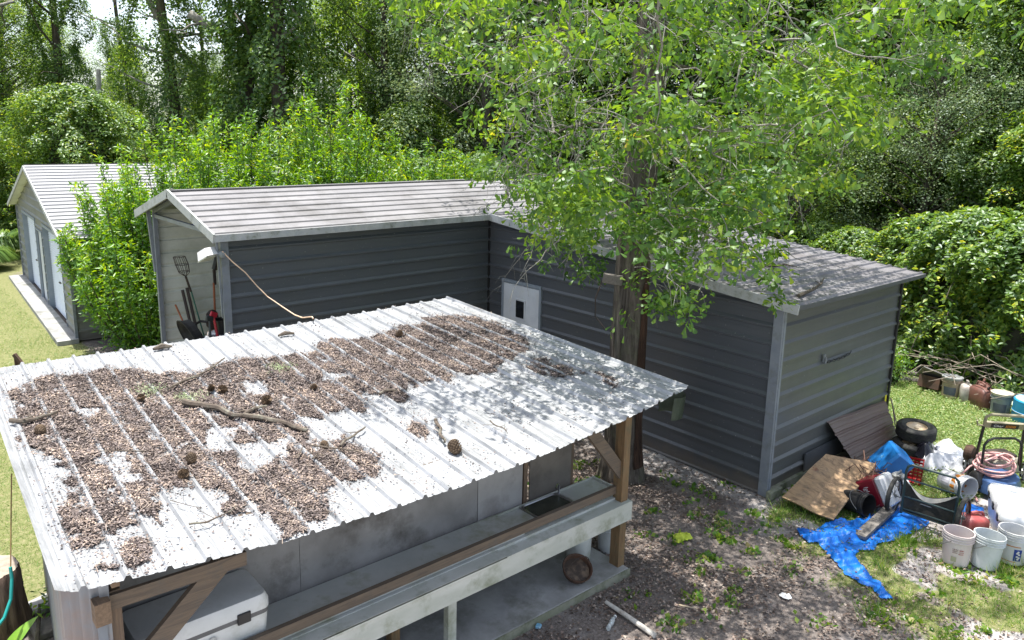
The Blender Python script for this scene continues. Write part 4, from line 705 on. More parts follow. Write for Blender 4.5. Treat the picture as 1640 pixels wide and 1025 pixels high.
# ---------------- tarp & plastic ----------------
def inpoly(P,x,y):
    c=False; n=len(P); j=n-1
    for i in range(n):
        if (P[i][1]>y)!=(P[j][1]>y) and x<(P[j][0]-P[i][0])*(y-P[i][1])/(P[j][1]-P[i][1])+P[i][0]: c=not c
        j=i
    return c
def edged(P,x,y):
    m=9
    for i in range(len(P)):
        ax,ay=P[i-1];bx,by=P[i]; dx,dy=bx-ax,by-ay; L=dx*dx+dy*dy; t=0 if L==0 else max(0,min(1,((x-ax)*dx+(y-ay)*dy)/L))
        m=min(m,math.hypot(x-ax-t*dx,y-ay-t*dy))
    return m
def cloth(polys,res,zf):
    t=MB(); idx={}; V=[];F=[]
    for P in polys:
        xs=[p[0] for p in P];ys=[p[1] for p in P]; off=len(V); idx={}
        nx=int((max(xs)-min(xs))/res)+2; ny=int((max(ys)-min(ys))/res)+2
        def vid(i,j):
            if (i,j) not in idx:
                x=min(xs)+(i-.5)*res;y=min(ys)+(j-.5)*res; e=edged(P,x,y)
                idx[(i,j)]=len(V); V.append((x+.012*mn.noise((x*9,y*9,2)),y+.012*mn.noise((x*9,y*9,7)),zf(x,y,e)))
            return idx[(i,j)]
        for j in range(ny):
            for i in range(nx):
                x=min(xs)+i*res;y=min(ys)+j*res
                if inpoly(P,x,y): F.append((vid(i,j),vid(i+1,j),vid(i+1,j+1),vid(i,j+1)))
    return t.add(V,F)
def tarpz(x,y,e):
    # folds run towards the narrow tail, the wide part has loose wrinkles
    a=-.55 if x<.1 else .2; u=x*math.cos(a)+y*math.sin(a); v=-x*math.sin(a)+y*math.cos(a)
    r=max(0,1-abs(mn.noise((u*1.3,v*7,.5)))*3.2); r2=max(0,1-abs(mn.noise((x*6+y*3,y*7,3)))*4)
    w_=min(1,e/.05); return .012+w_*(.012+(.075*r**1.5 if x<.15 else .035*r)+.014*r2)+.01*mn.noise((x*3,y*3,9))
m_tarp,_n2,b=nodes('blue_tarp'); v=mapn(_n2,(1,1,1)); _n2.links.new(ramp(_n2,noi(_n2,v,6,6,.7),[(.35,(.004,.095,.42)),(.6,(.006,.14,.53)),(.74,(.03,.17,.50))]),b.inputs['Base Color']); b.inputs['Roughness'].default_value=.45; b.inputs['Specular IOR Level'].default_value=.35; bump(_n2,b,noi(_n2,v,11,5,.6,1.5),.6,.014)
tag(cloth([TARP,TARP2],.018,tarpz).build('tarp',m_tarp,smooth=True),'crumpled bright blue tarp spread on the ground with a long tail near the plywood','tarp')
def shz(x,y,e):
    w_=min(1,e/.12); r=1-abs(mn.noise((x*4+y*2,y*5,1)))*2; return .02+w_*(.06+.09*max(0,1-abs(mn.noise((x*3+y*2,y*4,1)))*3)+.03*mn.noise((x*8,y*8,4)))+.08*w_*max(0,min(1,(3.1-x)/.5))
m_plas,_n2,b=nodes('white_plastic_sheeting'); v=mapn(_n2,(1,1,1)); _n2.links.new(ramp(_n2,noi(_n2,v,5,6,.7),[(.35,(.62,.64,.68)),(.62,(.48,.50,.54)),(.75,(.3,.3,.3))]),b.inputs['Base Color']); b.inputs['Roughness'].default_value=.3; bump(_n2,b,noi(_n2,v,13,5,.7),.7,.02)
tag(cloth([SHEET],.028,shz).build('plastic_sheet',m_plas,smooth=True),'crumpled white plastic sheeting heaped on the grass beside the stacked tyres','plastic sheet')
t=MB(); P_=[(2.75,-.72),(3.05,-.62),(3.25,-.86),(2.85,-1.0),(2.6,-.95)]; tag(cloth([P_],.03,lambda x,y,e: .1+.25*min(1,e/.1)*(.7+.3*mn.noise((x*8,y*8,0)))).build('black_bag',M('black_plastic_film',(.01,.01,.016),(.02,.02,.03),.25),smooth=True),'black plastic bag poking out between the tyres and white sheeting','bag')
# ---------------- coolers, crate, keg ----------------
def obox(o,name,mat,c,sz,R,bev=.02,**k): t=MB(); t.box(c,sz,R,bev=bev,**k); return t.build(name,mat,o)
R_=Matrix.Rotation(-.75,3,'Z')@Matrix.Rotation(.65,3,'Y')@Matrix.Rotation(.15,3,'X')
o=thing('blue_cooler','blue lidless cooler box tipped up against the brown metal sheet','cooler',(1.62,-.86,.06)); m_bc=M('blue_cooler_plastic',(.008,.11,.34),(.01,.14,.40),.35,dirt=(.1,.2,.3),dirtamt=.3)
obox(o,'cooler_body',m_bc,(0,0,.27),(.30,.40,.44),R_,.03); t=MB()
for a in range(5): t.tube([R_@Vector((-.153,0,0))+Vector((0,0,.27)),R_@Vector((-.153,.035*math.cos(a*1.257),.035*math.sin(a*1.257)))+Vector((0,0,.27))],.004,4)
t.build('star_emblem',M('pale_blue_print',(.1,.3,.5),None,.5),o)
o=thing('red_cooler','dark red cooler with grey-white lid tipped on its side beyond the plywood','cooler',(.84,-1.02,.0))
R_=Matrix(((-1,0,0),(0,-.49,-.87),(0,-.87,.49))); CC=Vector((0,.02,.21))
obox(o,'cooler_body',M('dark_red_plastic',(.20,.008,.02),(.15,.008,.02),.35),CC,(.28,.36,.26),R_,.02)
lidc=R_@Vector((0,0,.18))+CC; lo_=obox(o,'lid',M('scuffed_grey_white_lid',(.62,.63,.64),(.45,.46,.47),.4,scale=4),lidc,(.30,.38,.11),R_,.025)
text('lettering','Igloo',.08,m_wht,o,tuple(R_@Vector((.142,-.02,-.03))+CC),(R_@Matrix(((0,0,1),(1,0,0),(0,1,0)))).to_euler(),.001)
o=thing('milk_crate','small red slatted plastic crate behind the blue cooler','crate',(2.05,-.98,.0)); m_rc=M('red_crate_plastic',(.36,.01,.015),(.28,.01,.015),.4)
R_=Matrix.Rotation(.3,3,'Z')
for sx,sy,l,ax in ((0,-.13,.28,0),(0,.13,.28,0),(-.14,0,.26,1),(.14,0,.26,1)):
    t=MB()
    for z in (.02,.07,.12,.17,.22,.27): t.box(R_@Vector((sx,sy,z)),(l if ax==0 else .012,.012 if ax==0 else l,.022),R_)
    for k in range(6): q=(k/5-.5)*l; t.box(R_@Vector((sx+(q if ax==0 else 0),sy+(0 if ax==0 else q),.145)),(.012,.012,.28),R_)
    t.build('side',m_rc,o)
t=MB(); t.box((0,0,.01),(.27,.25,.01),R_); t.build('bottom',m_rc,o)
o=thing('water_jug','round white plastic jug with screw cap behind the folded hand truck','jug',(1.30,-1.10,0))
t=MB(); t.lathe([(0,0),(.10,0),(.145,.05),(.15,.10),(.143,.115),(.143,.13),(.15,.145),(.15,.22),(.12,.28),(.075,.31)],28); autosmooth(t.build('jug_body',m_bw,o),30)
t=MB(); t.lathe([(.078,.30),(.085,.30),(.085,.34),(.06,.36),(0,.36)],20); t.build('cap',m_grylid,o); t=MB(); t.tube([(-.07,0,.33),(-.05,0,.39),(.05,0,.39),(.07,0,.33)],.010,6); t.build('carry_handle',m_grylid,o)
o=thing('wire_basket','low wire mesh basket lying on the tarp under the plywood edge','basket',(.78,-1.04,.0)); t=MB()
for k in range(15): x=-.16+.32*k/14; t.tube([(x,-.1,.02),(x,-.1,.13)],.002,4); t.tube([(x,.1,.02),(x,.1,.13)],.002,4); t.tube([(x,-.1,.02),(x,.1,.02)],.002,4)
for z in (.02,.075,.13): t.tube([(-.16,-.1,z),(.16,-.1,z),(.16,.1,z),(-.16,.1,z)],.003,4,closed=True)
t.build('mesh',m_steel,o)
# white chest cooler at the right edge
o=thing('white_chest_cooler','large white chest cooler with black latches at the right edge behind buckets','cooler',(1.52,-2.36,0),.43)
m_ch=M('bright_white_cooler_plastic',(.72,.73,.74),(.64,.66,.68),.35,dirt=(.5,.48,.42),dirtamt=.35,dscale=4)
t=MB(); loops(t,[rrect(.88,.42,.05,0),rrect(.95,.48,.06,.30)],cap=False); loops(t,[rrect(.88,.42,.05,0)[::-1]]); autosmooth(t.build('body',m_ch,o))
t=MB(); loops(t,[rrect(.955,.485,.06,.30),rrect(.955,.485,.06,.315)],cap=False); t.build('lid_seam',M('grey_seam',(.25,.27,.3),None,.6),o)
t=MB(); loops(t,[rrect(.97,.50,.07,.315),rrect(.97,.50,.07,.37),rrect(.93,.46,.07,.41),rrect(.78,.34,.06,.415),rrect(.76,.32,.05,.405)]); autosmooth(t.build('lid',m_ch,o))
for x in (-.36,-.05,.27): t=MB(); t.box((x,.25,.32),(.075,.018,.08),bev=.004); t.build('latch',m_black,o)
t=MB(); t.box((-.495,0,.25),(.03,.20,.06),bev=.005); t.build('side_handle',m_black,o)
for x in (-.30,.0,.3): t=MB(); t.box((x,-.25,.33),(.075,.014,.07),bev=.004); t.build('hinge',m_black,o)
# ---------------- folding hand truck (dark green tubes, black sling) ----------------
m_gt=M('dark_green_tube_paint',(.022,.045,.045),(.03,.055,.055),.4)
o=thing('yard_cart','folded dark green tubular yard cart with a black sling standing on the tarp','cart',(.82,-1.64,0))
A=Vector((-.02,.28,0)); B=Vector((.02,-.29,0)); ax=(B-A).normalized(); lean=Vector((-.10,-.03,1)).normalized()
def Q(s,h): return A+(B-A)*s+lean*h+Vector((0,0,.08))
t=MB(); W=(B-A).length; pts=[Q(0,0),Q(0,.58),Q(.03,.65),Q(.10,.68),Q(.90,.68),Q(.97,.65),Q(1,.58),Q(1,0)]; t.tube(pts,.016,8); t.build('frame_loop',m_gt,o)
for h in (.03,.07,.24,.48): t=MB(); t.tube([Q(0,h),Q(1,h)],.011,7); t.build('cross_bar',m_gt,o)
V=[];F=[];nx,ny=16,8
for j in range(ny+1):
    for i in range(nx+1):
        s_=i/nx; top=.46-.18*math.sin(PI*s_); h=.02+(top-.02)*j/ny; V.append(Q(.02+.96*s_,h)+Vector((.06,.05,0))*math.sin(PI*s_)*(.5+j/ny))
F=[(j*(nx+1)+i,j*(nx+1)+i+1,(j+1)*(nx+1)+i+1,(j+1)*(nx+1)+i) for j in range(ny) for i in range(nx)]
MB().add(V,F).build('fabric_sling',M('black_canvas',(.02,.02,.018),(.04,.038,.032),.85),o)
V=[]
for i in range(nx+1):
    s_=i/nx; top=.46-.18*math.sin(PI*s_)
    for dh,of in ((.0,.0),(-.06*math.sin(PI*s_),.015)): V.append(Q(.04+.92*s_,top+dh)+Vector((-.015-of,-.015-of,0))+Vector((.06,.05,0))*math.sin(PI*s_)*1.5)
MB().add(V,[(2*i,2*i+1,2*i+3,2*i+2) for i in range(nx)]).build('pale_sling_edge',M('pale_canvas',(.5,.49,.45),(.4,.38,.34),.8),o)
for s_,dx in ((-.16,0),(1.16,0)):
    c=A+(B-A)*s_+Vector((.05,.03,.25)); R_=Matrix.Rotation(math.atan2(ax.y,ax.x),3,'Z')@Matrix.Rotation(PI/2,3,'Y')
    t=tyre(.245,.210,.055,32,False); V=[R_@Vector(v)+c for v in t.v]; t.v=[tuple(v) for v in V]; wh=autosmooth(t.build('wheel',m_rub,o),30)
    t=MB(); t.lathe([(.20,-.015),(.212,0),(.20,.015),(.196,0),(.20,-.015)],28,c,R_)
    for k in range(8): a=2*PI*k/8; t.tube([R_@Vector((0,0,0))+c,R_@Vector((.2*math.cos(a),.2*math.sin(a),0))+c],.004,4)
    t.lathe([(0,-.03),(.02,-.03),(.02,.03),(0,.03)],10,c,R_); t.build('spoked_rim',m_steel,wh)
t=MB(); t.tube([A+(B-A)*-.16+Vector((.05,.03,.25)),A+(B-A)*1.16+Vector((.05,.03,.25))],.008,6); t.build('axle',m_steel,o)
# ---------------- pressure washer / mower group ----------------
m_khaki=M('khaki_handle_plastic',(.28,.25,.16),(.22,.20,.13),.5)
o=thing('pressure_washer','pressure washer with khaki top handle, black legs and pink coiled hose','machine',(2.85,-1.72,0))
hl,hr=Vector((-.34,.12,1.02)),Vector((-.08,-.34,1.05)); bl,br_=Vector((-.02,.28,.14)),Vector((.55,.02,.14)); bl=Vector((-.02,.24,.16)); br_=Vector((.28,-.20,.16))
hl=Vector((-.40,.08,.95)); hr=Vector((-.14,-.30,.97))
for a,b in ((bl,hl),(br_,hr)): t=MB(); t.tube([a,b],.019,8); t.build('leg_tube',m_black,o)
up=(hl-bl).normalized(); t=MB(); t.tube([hl-up*.05,hl+up*.12,hl+up*.17+(hr-hl)*.12,hr+up*.17-(hr-hl)*.12,hr+up*.12,hr-up*.05],.020,8); t.build('top_handle',m_khaki,o)
t=MB(); t.bar(hl-up*.02,hr-up*.02,.03,.10,up=up); pl_=t.build('handle_plate',m_khaki,o)
n_=(hr-hl).normalized(); fwd=n_.cross(up).normalized(); 
if fwd.dot(Vector((-1,-.3,0)))<0: fwd=-fwd
t=MB(); t.bar(hl+(hr-hl)*.16-up*.02+fwd*.018,hr-(hr-hl)*.16-up*.02+fwd*.018,.008,.07,up=up); t.build('name_plate',m_black,pl_)
RT=Matrix((n_,up,n_.cross(up))).transposed()
if n_.cross(up).dot(fwd)<0: RT=Matrix((-n_,up,(-n_).cross(up))).transposed()
mid=(hl+hr)/2
x=text('lettering','Char',.055,m_wht,o,tuple(mid-up*.035+fwd*.024-n_*.075),RT.to_euler(),.001); x.parent=pl_; y_=MB()
for k in range(7): y_.bar(mid+n_*(.012+.017*k)-up*.04+fwd*.024,mid+n_*(.018+.017*k)+up*.005+fwd*.024,.003,.009,up=n_)
y_.build('orange_mark',m_orange,pl_)
t=MB(); t.tube([hl-up*.05,hl-up*.02+Vector((-.10,.05,0)),hl+up*.06+Vector((-.11,.06,0))],.012,6); t.build('hook',m_khaki,o)
t=MB(); t.box((.18,.0,.26),(.44,.36,.22),Matrix.Rotation(-.55,3,'Z'),bev=.04); t.build('engine_housing',M('beige_housing',(.40,.37,.28),(.3,.28,.22),.5),o)
t=MB(); t.box((.20,.0,.385),(.30,.24,.04),Matrix.Rotation(-.55,3,'Z'),bev=.01); t.build('vent_grille',m_blkm,o)
t=MB(); t.lathe([(0,-.05),(.10,-.05),(.12,0),(.10,.05),(0,.05)],20,(.02,.32,.33),Matrix.Rotation(PI/2,3,'X')); t.build('filter_cover',m_rust,o)
for s_,c in (('a',Vector((-.02,.30,.15))),('b',Vector((.36,-.28,.15)))):
    R_=Matrix.Rotation(-.95,3,'Z')@Matrix.Rotation(PI/2,3,'Y'); t=tyre(.15,.10,.07,28,False); t.v=[tuple(R_@Vector(v)+c) for v in t.v]; wh=autosmooth(t.build('wheel',m_rub,o),30)
    t=MB(); t.lathe([(.10,-.02),(.105,0),(.10,.02)],24,c,R_); t.lathe([(0,-.04),(.03,-.04),(.03,.0),(0,.0)],12,c,R_)
    for k in range(7): a=2*PI*k/7; t.tube([R_@Vector((.02*math.cos(a),.02*math.sin(a),-.03))+c,R_@Vector((.1*math.cos(a+.2),.1*math.sin(a+.2),-.03))+c],.009,5)
    t.build('silver_spokes',m_steel,wh)
o=thing('mower','blue-decked machine with a black looped handle under the coiled pink hose','mower',(2.72,-1.80,0))
t=MB(); t.tube([(-.28,.12,.30),(-.36,.10,.68),(-.35,.07,.75),(-.31,.02,.79),(-.12,-.16,.80),(-.07,-.21,.76),(-.05,-.23,.70),(.12,-.22,.30)],.017,8); t.build('handle_loop',m_black,o)
t=MB(); t.lathe([(0,.28),(.16,.27),(.27,.22),(.30,.14),(.30,.06)],28,(-.10,-.04,0),sx=1.2,sy=.85); autosmooth(t.build('deck',M('faded_blue_deck',(.03,.08,.2),(.05,.1,.22),.35),o))
t=MB(); t.lathe([(0,-.07),(.10,-.07),(.13,-.03),(.13,.05),(.09,.08),(0,.08)],20,(-.34,.12,.17),Matrix.Rotation(1.2,3,'X')); autosmooth(t.build('black_cylinder',m_black,o),50)
m_pk=M('faded_pink_hose',(.55,.27,.26),(.62,.38,.36),.45)
t=MB(); pts=[]
for k in range(150):
    a=k*.21; R=.26+.05*math.sin(k*.13)+.02*math.sin(k*.7); pts.append((2.62+R*math.cos(a)*.9+.0*k,-1.78+R*math.sin(a)*.75,.33+.0006*k+.05*math.sin(a*.5)+.04*math.cos(a)))
pts+=[(2.45,-1.55,.3),(2.33,-1.5,.2),(2.2,-1.6,.06),(2.15,-1.75,.02),(2.05,-1.8,.02)]
t.tube(pts,.013,7); tag(t.build('pink_hose',m_pk,smooth=True),'faded pink hose coiled over the blue-decked machine','hose')
# ---------------- boards, pipes and litter on the ground ----------------
t=MB(); t.bar((-.16,-1.29,.06),(.32,-1.27,.085),.13,.04); t.bar((.33,-1.27,.085),(.72,-1.25,.10),.13,.04); tag(t.build('board',m_wgrey),'short grey weathered board lying across the blue tarp','board')
m_pvc=M('white_pvc',(.60,.58,.53),(.48,.45,.40),.4,dirt=(.25,.2,.15),dirtamt=.5,dscale=12)
t=MB(); t.tube([(-3.42,-.26,.02),(-3.44,-.55,.03),(-3.46,-.90,.025)],[.020,.024,.028],10); tag(t.build('pvc_pipe',m_pvc),'dirty white plastic pipe lying on leaf litter in front of the slab','pipe')
t=MB(); t.tube([(-2.87,-.74,.012),(-2.78,-.90,.02)],[.010,.004],6); tag(t.build('wood_splinter',M('pale_wood',(.5,.42,.3),(.4,.33,.22),.7)),'thin pale wood splinter lying on the leaf litter','stick')
m_yel=M('yellow_green_cloth',(.50,.58,.06),(.42,.50,.05),.8)
P_=[(-1.88,.06),(-1.80,.13),(-1.70,.10),(-1.62,.02),(-1.66,-.06),(-1.80,-.03),(-1.90,-.02)]
tag(cloth([P_],.012,lambda x,y,e: .01+.05*min(1,e/.03)*(1-abs(mn.noise((x*14,y*14,0)))*1.6)).build('yellow_rag',m_yel,smooth=True),'crumpled yellow-green rag on the leaf litter between shed and building','rag')
P_=[(-1.93,-1.30),(-1.88,-1.27),(-1.82,-1.33),(-1.86,-1.39),(-1.92,-1.37)]
tag(cloth([P_],.01,lambda x,y,e: .01+.04*min(1,e/.02)*(1-abs(mn.noise((x*20,y*20,0))))).build('paper_scrap',m_lw,smooth=True),'small white paper scrap on the sandy ground in the front yard','paper')
o=thing('plastic_bottle','crushed clear plastic bottle beside the white pipe','bottle',(-3.73,-.56,.03),.4)
m_clr,_n3,b=nodes('clear_bottle_plastic'); b.inputs['Base Color'].default_value=(.8,.85,.85,1); b.inputs['Transmission Weight'].default_value=.6; b.inputs['Roughness'].default_value=.15
t=MB(); t.lathe([(0,0),(.028,.0),(.032,.02),(.026,.06),(.033,.10),(.03,.15),(.014,.18),(.013,.2)],12,(0,0,0),Matrix.Rotation(PI/2,3,'Y'),sy=.7); t.build('bottle_body',m_clr,o)
t=MB(); t.lathe([(.016,.195),(.016,.215),(0,.216)],10,(0,0,0),Matrix.Rotation(PI/2,3,'Y')); t.build('cap',m_lw,o)
t=MB(); t.box((-4.22,-.115,.02),(.06,.05,.03),Matrix.Rotation(.5,3,'Z'),bev=.006); tag(t.build('wrapper',M('blue_wrapper',(.05,.3,.5),(.4,.5,.55),.3)),'tiny blue and white wrapper beside the slab edge','wrapper')
t=MB(); random.seed(3)
for k in range(50):
    a=random.uniform(0,6.28); x=1.12+random.gauss(0,.12); y=-.80+random.gauss(0,.10); t.tube([(x,y,.05+random.random()*.3),(x+random.gauss(0,.14),y+random.gauss(0,.12),.2+random.random()*.3),(x+random.gauss(0,.2),y+random.gauss(0,.16),.05+random.random()*.35)],.006,4,caps=False)
tag(t.build('brush_heap',M('dry_red_brown_twigs',(.20,.11,.08),(.12,.07,.05),.9)),'heap of dry reddish brush between plywood, red cooler and blue cooler','brush',kind='stuff')
t=MB(); t.tube([(3.5,-.18,.03),(4.35,-.28,.04)],.05,8); tag(t.build('pale_log',m_wgrey),'pale log on the grass between the building corner and the tyres','log')
t=MB(); t.tube([(3.46,-.06,.62),(3.50,-.10,.45),(3.48,-.16,.22),(3.56,-.22,.03)],.011,6); t.tube([(3.49,-.09,.5),(3.44,-.2,.25),(3.5,-.3,.02)],.007,5); tag(t.build('dead_vine',M('dry_vine',(.32,.25,.22),(.22,.17,.14),.9)),'dry vine stems hanging down the far corner of the long building','vine')
t=MB(); random.seed(8)
for k in range(70):
    x=random.uniform(6.6,7.7); y=random.uniform(-2.2,.6); z=random.uniform(.02,.5); d=Vector((random.gauss(0,.4),random.gauss(0,.5),random.gauss(.05,.22))); t.tube([(x,y,z),(x+d.x,y+d.y,z+abs(d.z)+.05),(x+2*d.x,y+1.8*d.y,max(.02,z+d.z))],[.010,.008,.004],4,caps=False)
tag(t.build('brush_heap',M('pale_dry_twigs',(.28,.24,.19),(.16,.13,.10),.9)),'tangle of pale dry twigs behind the old pails under the vines','brush',kind='stuff')
gl='pale logs at the thicket edge behind the grass'
for i,(a,b,r,lab) in enumerate((((6.2,1.5,.06),(6.75,.45,.06),.05,'nearest grey log lying along the thicket edge right of the long building'),((6.5,1.5,.12),(7.0,.5,.12),.045,'upper thin grey log lying behind the nearest log at the thicket'))):
    t=MB(); t.tube([a,b],r,8); tag(t.build('pale_log',m_wgrey),lab,'log',gl)
t=MB(); R_=[(-.62+.19*math.cos(a),1.52+.19*math.sin(a)) for a in [(.2+k*.25) for k in range(-10,6)]]
vs=[];
for x,y in R_: vs+=[(x+.25,y-.18,.80),(x+.27,y-.20,1.12)]
t.add(vs,[(2*i,2*i+1,2*i+3,2*i+2) for i in range(len(R_)-1)]); t.add([(v[0]*1.0+.01,v[1],v[2]) for v in vs],[(2*i+2,2*i+3,2*i+1,2*i) for i in range(len(R_)-1)])
tag(t.build('metal_hopper',M('mossy_green_metal',(.10,.12,.08),(.06,.075,.05),.5)),'curved mossy green metal scoop hanging behind the shed corner by the oak trunk','scoop')
# ---------------- things lying on the shed roof ----------------
m_cone=attrmat('pine_cone_scales',[(0,(.05,.035,.025)),(.6,(.12,.08,.05)),(1,(.28,.20,.13))],.8)
def cone_mesh():
    V=[];F=[];A_=[]
    n=110
    for k in range(n):
        f=k/n; a=k*2.39996; z=.09*f; r=.045*math.sin(PI*(.12+.80*f))**.7; d=Vector((math.cos(a),math.sin(a),.30+.5*f)).normalized(); s=Vector((-math.sin(a),math.cos(a),0)); base=Vector((0,0,z)); tip=base+d*r*1.25; w_=.012
        i=len(V); V+=[base-s*w_*.5,base+s*w_*.5,tip+s*w_*.8,tip-s*w_*.8,tip+Vector((0,0,.006))]; F+=[(i,i+1,i+2),(i,i+2,i+3),(i+3,i+2,i+4)]; A_+=[0,0,.6+.4*random.random(),.6+.4*random.random(),1]
    return npmesh('pine_cone',[tuple(v) for v in V],F,m_cone,A_)
pc=cone_mesh()
labs=['open pine cone alone on bare metal near the front edge of the shed roof','dark pine cone left of the clear strip in the middle litter patch','pine cone right beside another in the left litter patch','pine cone by the pale moss tuft in upper left litter','left of a close pair of cones below the long twig','right of a close pair of cones below the long twig','pine cone just above the forked thick branch','pine cone under the twigs in the right-hand litter tongue','pine cone in the upper middle litter above the branch','pine cone at the top of the far right litter patch','flattened pine cone at the far left litter edge by the bark strip']
for k,(i,tt) in enumerate(CONES):
    c=pc if k==0 else pc.copy()
    if k: COL.objects.link(c)
    P=RS(i,tt,.026); c.location=P; c.rotation_euler=(random.uniform(.5,1.3),random.uniform(-.5,.5),random.uniform(0,6)); s_=1.2 if k==0 else random.uniform(.65,.9); c.scale=(s_,)*3; tag(c,labs[k],'pine cone','pine cones on the shed roof')
m_br=M('lichen_grey_branch',(.13,.105,.08),(.06,.045,.035),.9,scale=20,dirt=(.32,.33,.26),dirtamt=.5,dscale=9)
bl=['thick crooked lichen branch, left arm, lying in the roof litter','thick crooked lichen branch, right arm ending in bare metal gap','short stub forking off the thick lichen branch','long thin twig lying up the slope across the left litter','flat bark strip sticking out over the left roof edge','grey twig pointing up from the right litter tongue','thin twig lying level in the right litter tongue','short bent twig left of the right litter tongue','thin curved twig lying on bare metal near the front edge','curled bark strip on bare metal above the lone pine cone','thin crooked twig on bare metal on the right half of the roof','small twig at the lower front left','hair-thin twig on bare metal left of the front patch','short upright twig in the right litter']
for k,b in enumerate(BRAN):
    P=[RS(i,t_,.045) for i,t_ in b]; Q_=[]
    for a,c in zip(P,P[1:]):
        for s_ in range(4): p=a.lerp(c,s_/4); Q_.append(p+Vector((mn.noise(p*9),mn.noise(p*9+Vector((5,0,0))),.5*abs(mn.noise(p*7))))*.03)
    Q_.append(P[-1]); r=[.030,.026,.018,.013,.020,.013,.008,.008,.007,.018,.007,.006,.003,.008][min(k,13)]
    t=MB(); t.tube(Q_,[r*(1-.45*j/len(Q_)) for j in range(len(Q_))],7)
    for j in range(2,len(Q_)-1,2):
        if r<.025: d=Vector((random.uniform(-1,1),random.uniform(-1,1),.15)).normalized()*random.uniform(.05,.16); t.tube([Q_[j],Q_[j]+d*.6,Q_[j]+d+Vector((.01,.02,0))],[r*.4,r*.3,r*.15],4)
    tag(t.build('fallen_branch',m_br),bl[min(k,13)],'branch','branches fallen on the shed roof')
for k,((i,tt),lab) in enumerate(zip(CHUNK,('chunky piece of bark near the back edge of the roof','small bark curl near the back edge right of the bark chunk','small orange bark flake at the tip of the middle litter tongue'))):
    t=MB(); P=RS(i,tt,.03); t.tube([P+Vector((-.09+.0*k,0,0)),P+Vector((0,.02,.012)),P+Vector((.10,-.01,0))],[.014,.034-.008*k,.012],7); tag(t.build('bark_chunk',m_br),lab,'bark')
# ---------------- ground ----------------
def warp(n,lo,hi,a,b,big):   # dense between a and b, stretched out to the horizon
    s=np.linspace(a,b,n); k=26; L=a-(a-lo)*(np.linspace(1,0,k,endpoint=False)**3); H=b+(hi-b)*(np.linspace(0,1,k+1)[1:]**3); return np.concatenate([L,s,H])
gx=warp(330,-260,300,-10,10,0); gy=warp(300,-200,330,-5,16,0)
def ghz(x,y): return .018*mn.noise((x*.9,y*.9,0))+.012*mn.noise((x*3.1,y*3.1,5))-.012
X_,Y_=np.meshgrid(gx,gy); Zg=np.array([[ghz(x,y) for x in gx] for y in gy])
Vg=np.stack([X_,Y_,Zg],-1).reshape(-1,3); nx=len(gx); ny=len(gy)
ii,jj=np.meshgrid(np.arange(nx-1),np.arange(ny-1)); q=(jj*nx+ii).ravel(); Fg=np.stack([q,q+1,q+nx+1,q+nx],-1)
# how green (0..1) and how littered the ground is, by place
def sm(a,b,x): t=np.clip((x-a)/(b-a),0,1); return t*t*(3-2*t)
def fbm(x,y,s,seed=0):
    # cheap smooth value noise, vectorised
    out=np.zeros_like(x,float); amp=1;tot=0
    for o in range(3):
        X=x*s+seed*17.3+o*31.7; Y=y*s+seed*9.1+o*11.9; xi=np.floor(X).astype(int); yi=np.floor(Y).astype(int); fx=X-xi; fy=Y-yi; fx=fx*fx*(3-2*fx); fy=fy*fy*(3-2*fy)
        h=lambda a,b: ((np.sin(a*127.1+b*311.7)*43758.5453)%1)
        v=h(xi,yi)*(1-fx)*(1-fy)+h(xi+1,yi)*fx*(1-fy)+h(xi,yi+1)*(1-fx)*fy+h(xi+1,yi+1)*fx*fy
        out+=amp*v; tot+=amp; amp*=.5; s*=2.03
    return out/tot
def green(x,y):
    lawn=sm(-6.2,-7.2,x-.0*y)*sm(2.5,4.2,y)+sm(7.5,9,y)*sm(-4.9,-5.7,x); lawn=np.maximum(lawn,sm(21,24,y)*sm(40,20,np.abs(x+10)))
    lawn=np.maximum(lawn,sm(2.0,4.5,y)*sm(-8.35,-8.7,x)); lawn=np.clip(lawn,0,1)
    right=sm(3.3,4.2,x+.3*fbm(x,y,1.)) * sm(2.5,1.3,y)*sm(7.4,6.7,x)
    mid=sm(-1.0,.2,x-.35*y+1.3*(fbm(x,y,1.1,3)-.5))*sm(.0,-.4,y)*sm(7.4,6.7,x)
    g=np.maximum(np.maximum(lawn,right),mid*sm(.38,.60,fbm(x,y,1.6,2)+.07))
    return g
def litter(x,y):
    l=sm(1.1,-.3,x+1.0)*.8*sm(-2.2,-.4,y+.6*x+1.9)+.38
    return np.clip(l*(.55+.9*fbm(x,y,1.3,6)),0,1)
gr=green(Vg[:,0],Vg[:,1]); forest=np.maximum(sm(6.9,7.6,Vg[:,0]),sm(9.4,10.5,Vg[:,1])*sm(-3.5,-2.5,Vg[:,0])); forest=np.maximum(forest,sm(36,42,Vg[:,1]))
m_gnd,_g,b=nodes('yard_soil_and_lawn')
a1=N(_g,'ShaderNodeAttribute'); a1.attribute_name='v'; a2=N(_g,'ShaderNodeAttribute'); a2.attribute_name='litter_cover'
v=mapn(_g,(1,1,1)); sand=ramp(_g,noi(_g,v,5,8,.75),[(.3,(.45,.425,.41)),(.5,(.37,.345,.33)),(.7,(.25,.23,.22))])
lit=ramp(_g,noi(_g,v,38,6,.8),[(.32,(.06,.05,.045)),(.52,(.15,.125,.11)),(.66,(.27,.235,.215)),(.78,(.38,.345,.32))])
big=noi(_g,v,1.4,7,.7); k=math_(_g,'ADD',math_(_g,'MULTIPLY',a2.outputs['Fac'],.75),math_(_g,'MULTIPLY',math_(_g,'SUBTRACT',big,.5),1.6)); c=mix(_g,ramp(_g,k,[(.32,(0,0,0)),(.66,(.9,.9,.9))]),sand,lit)
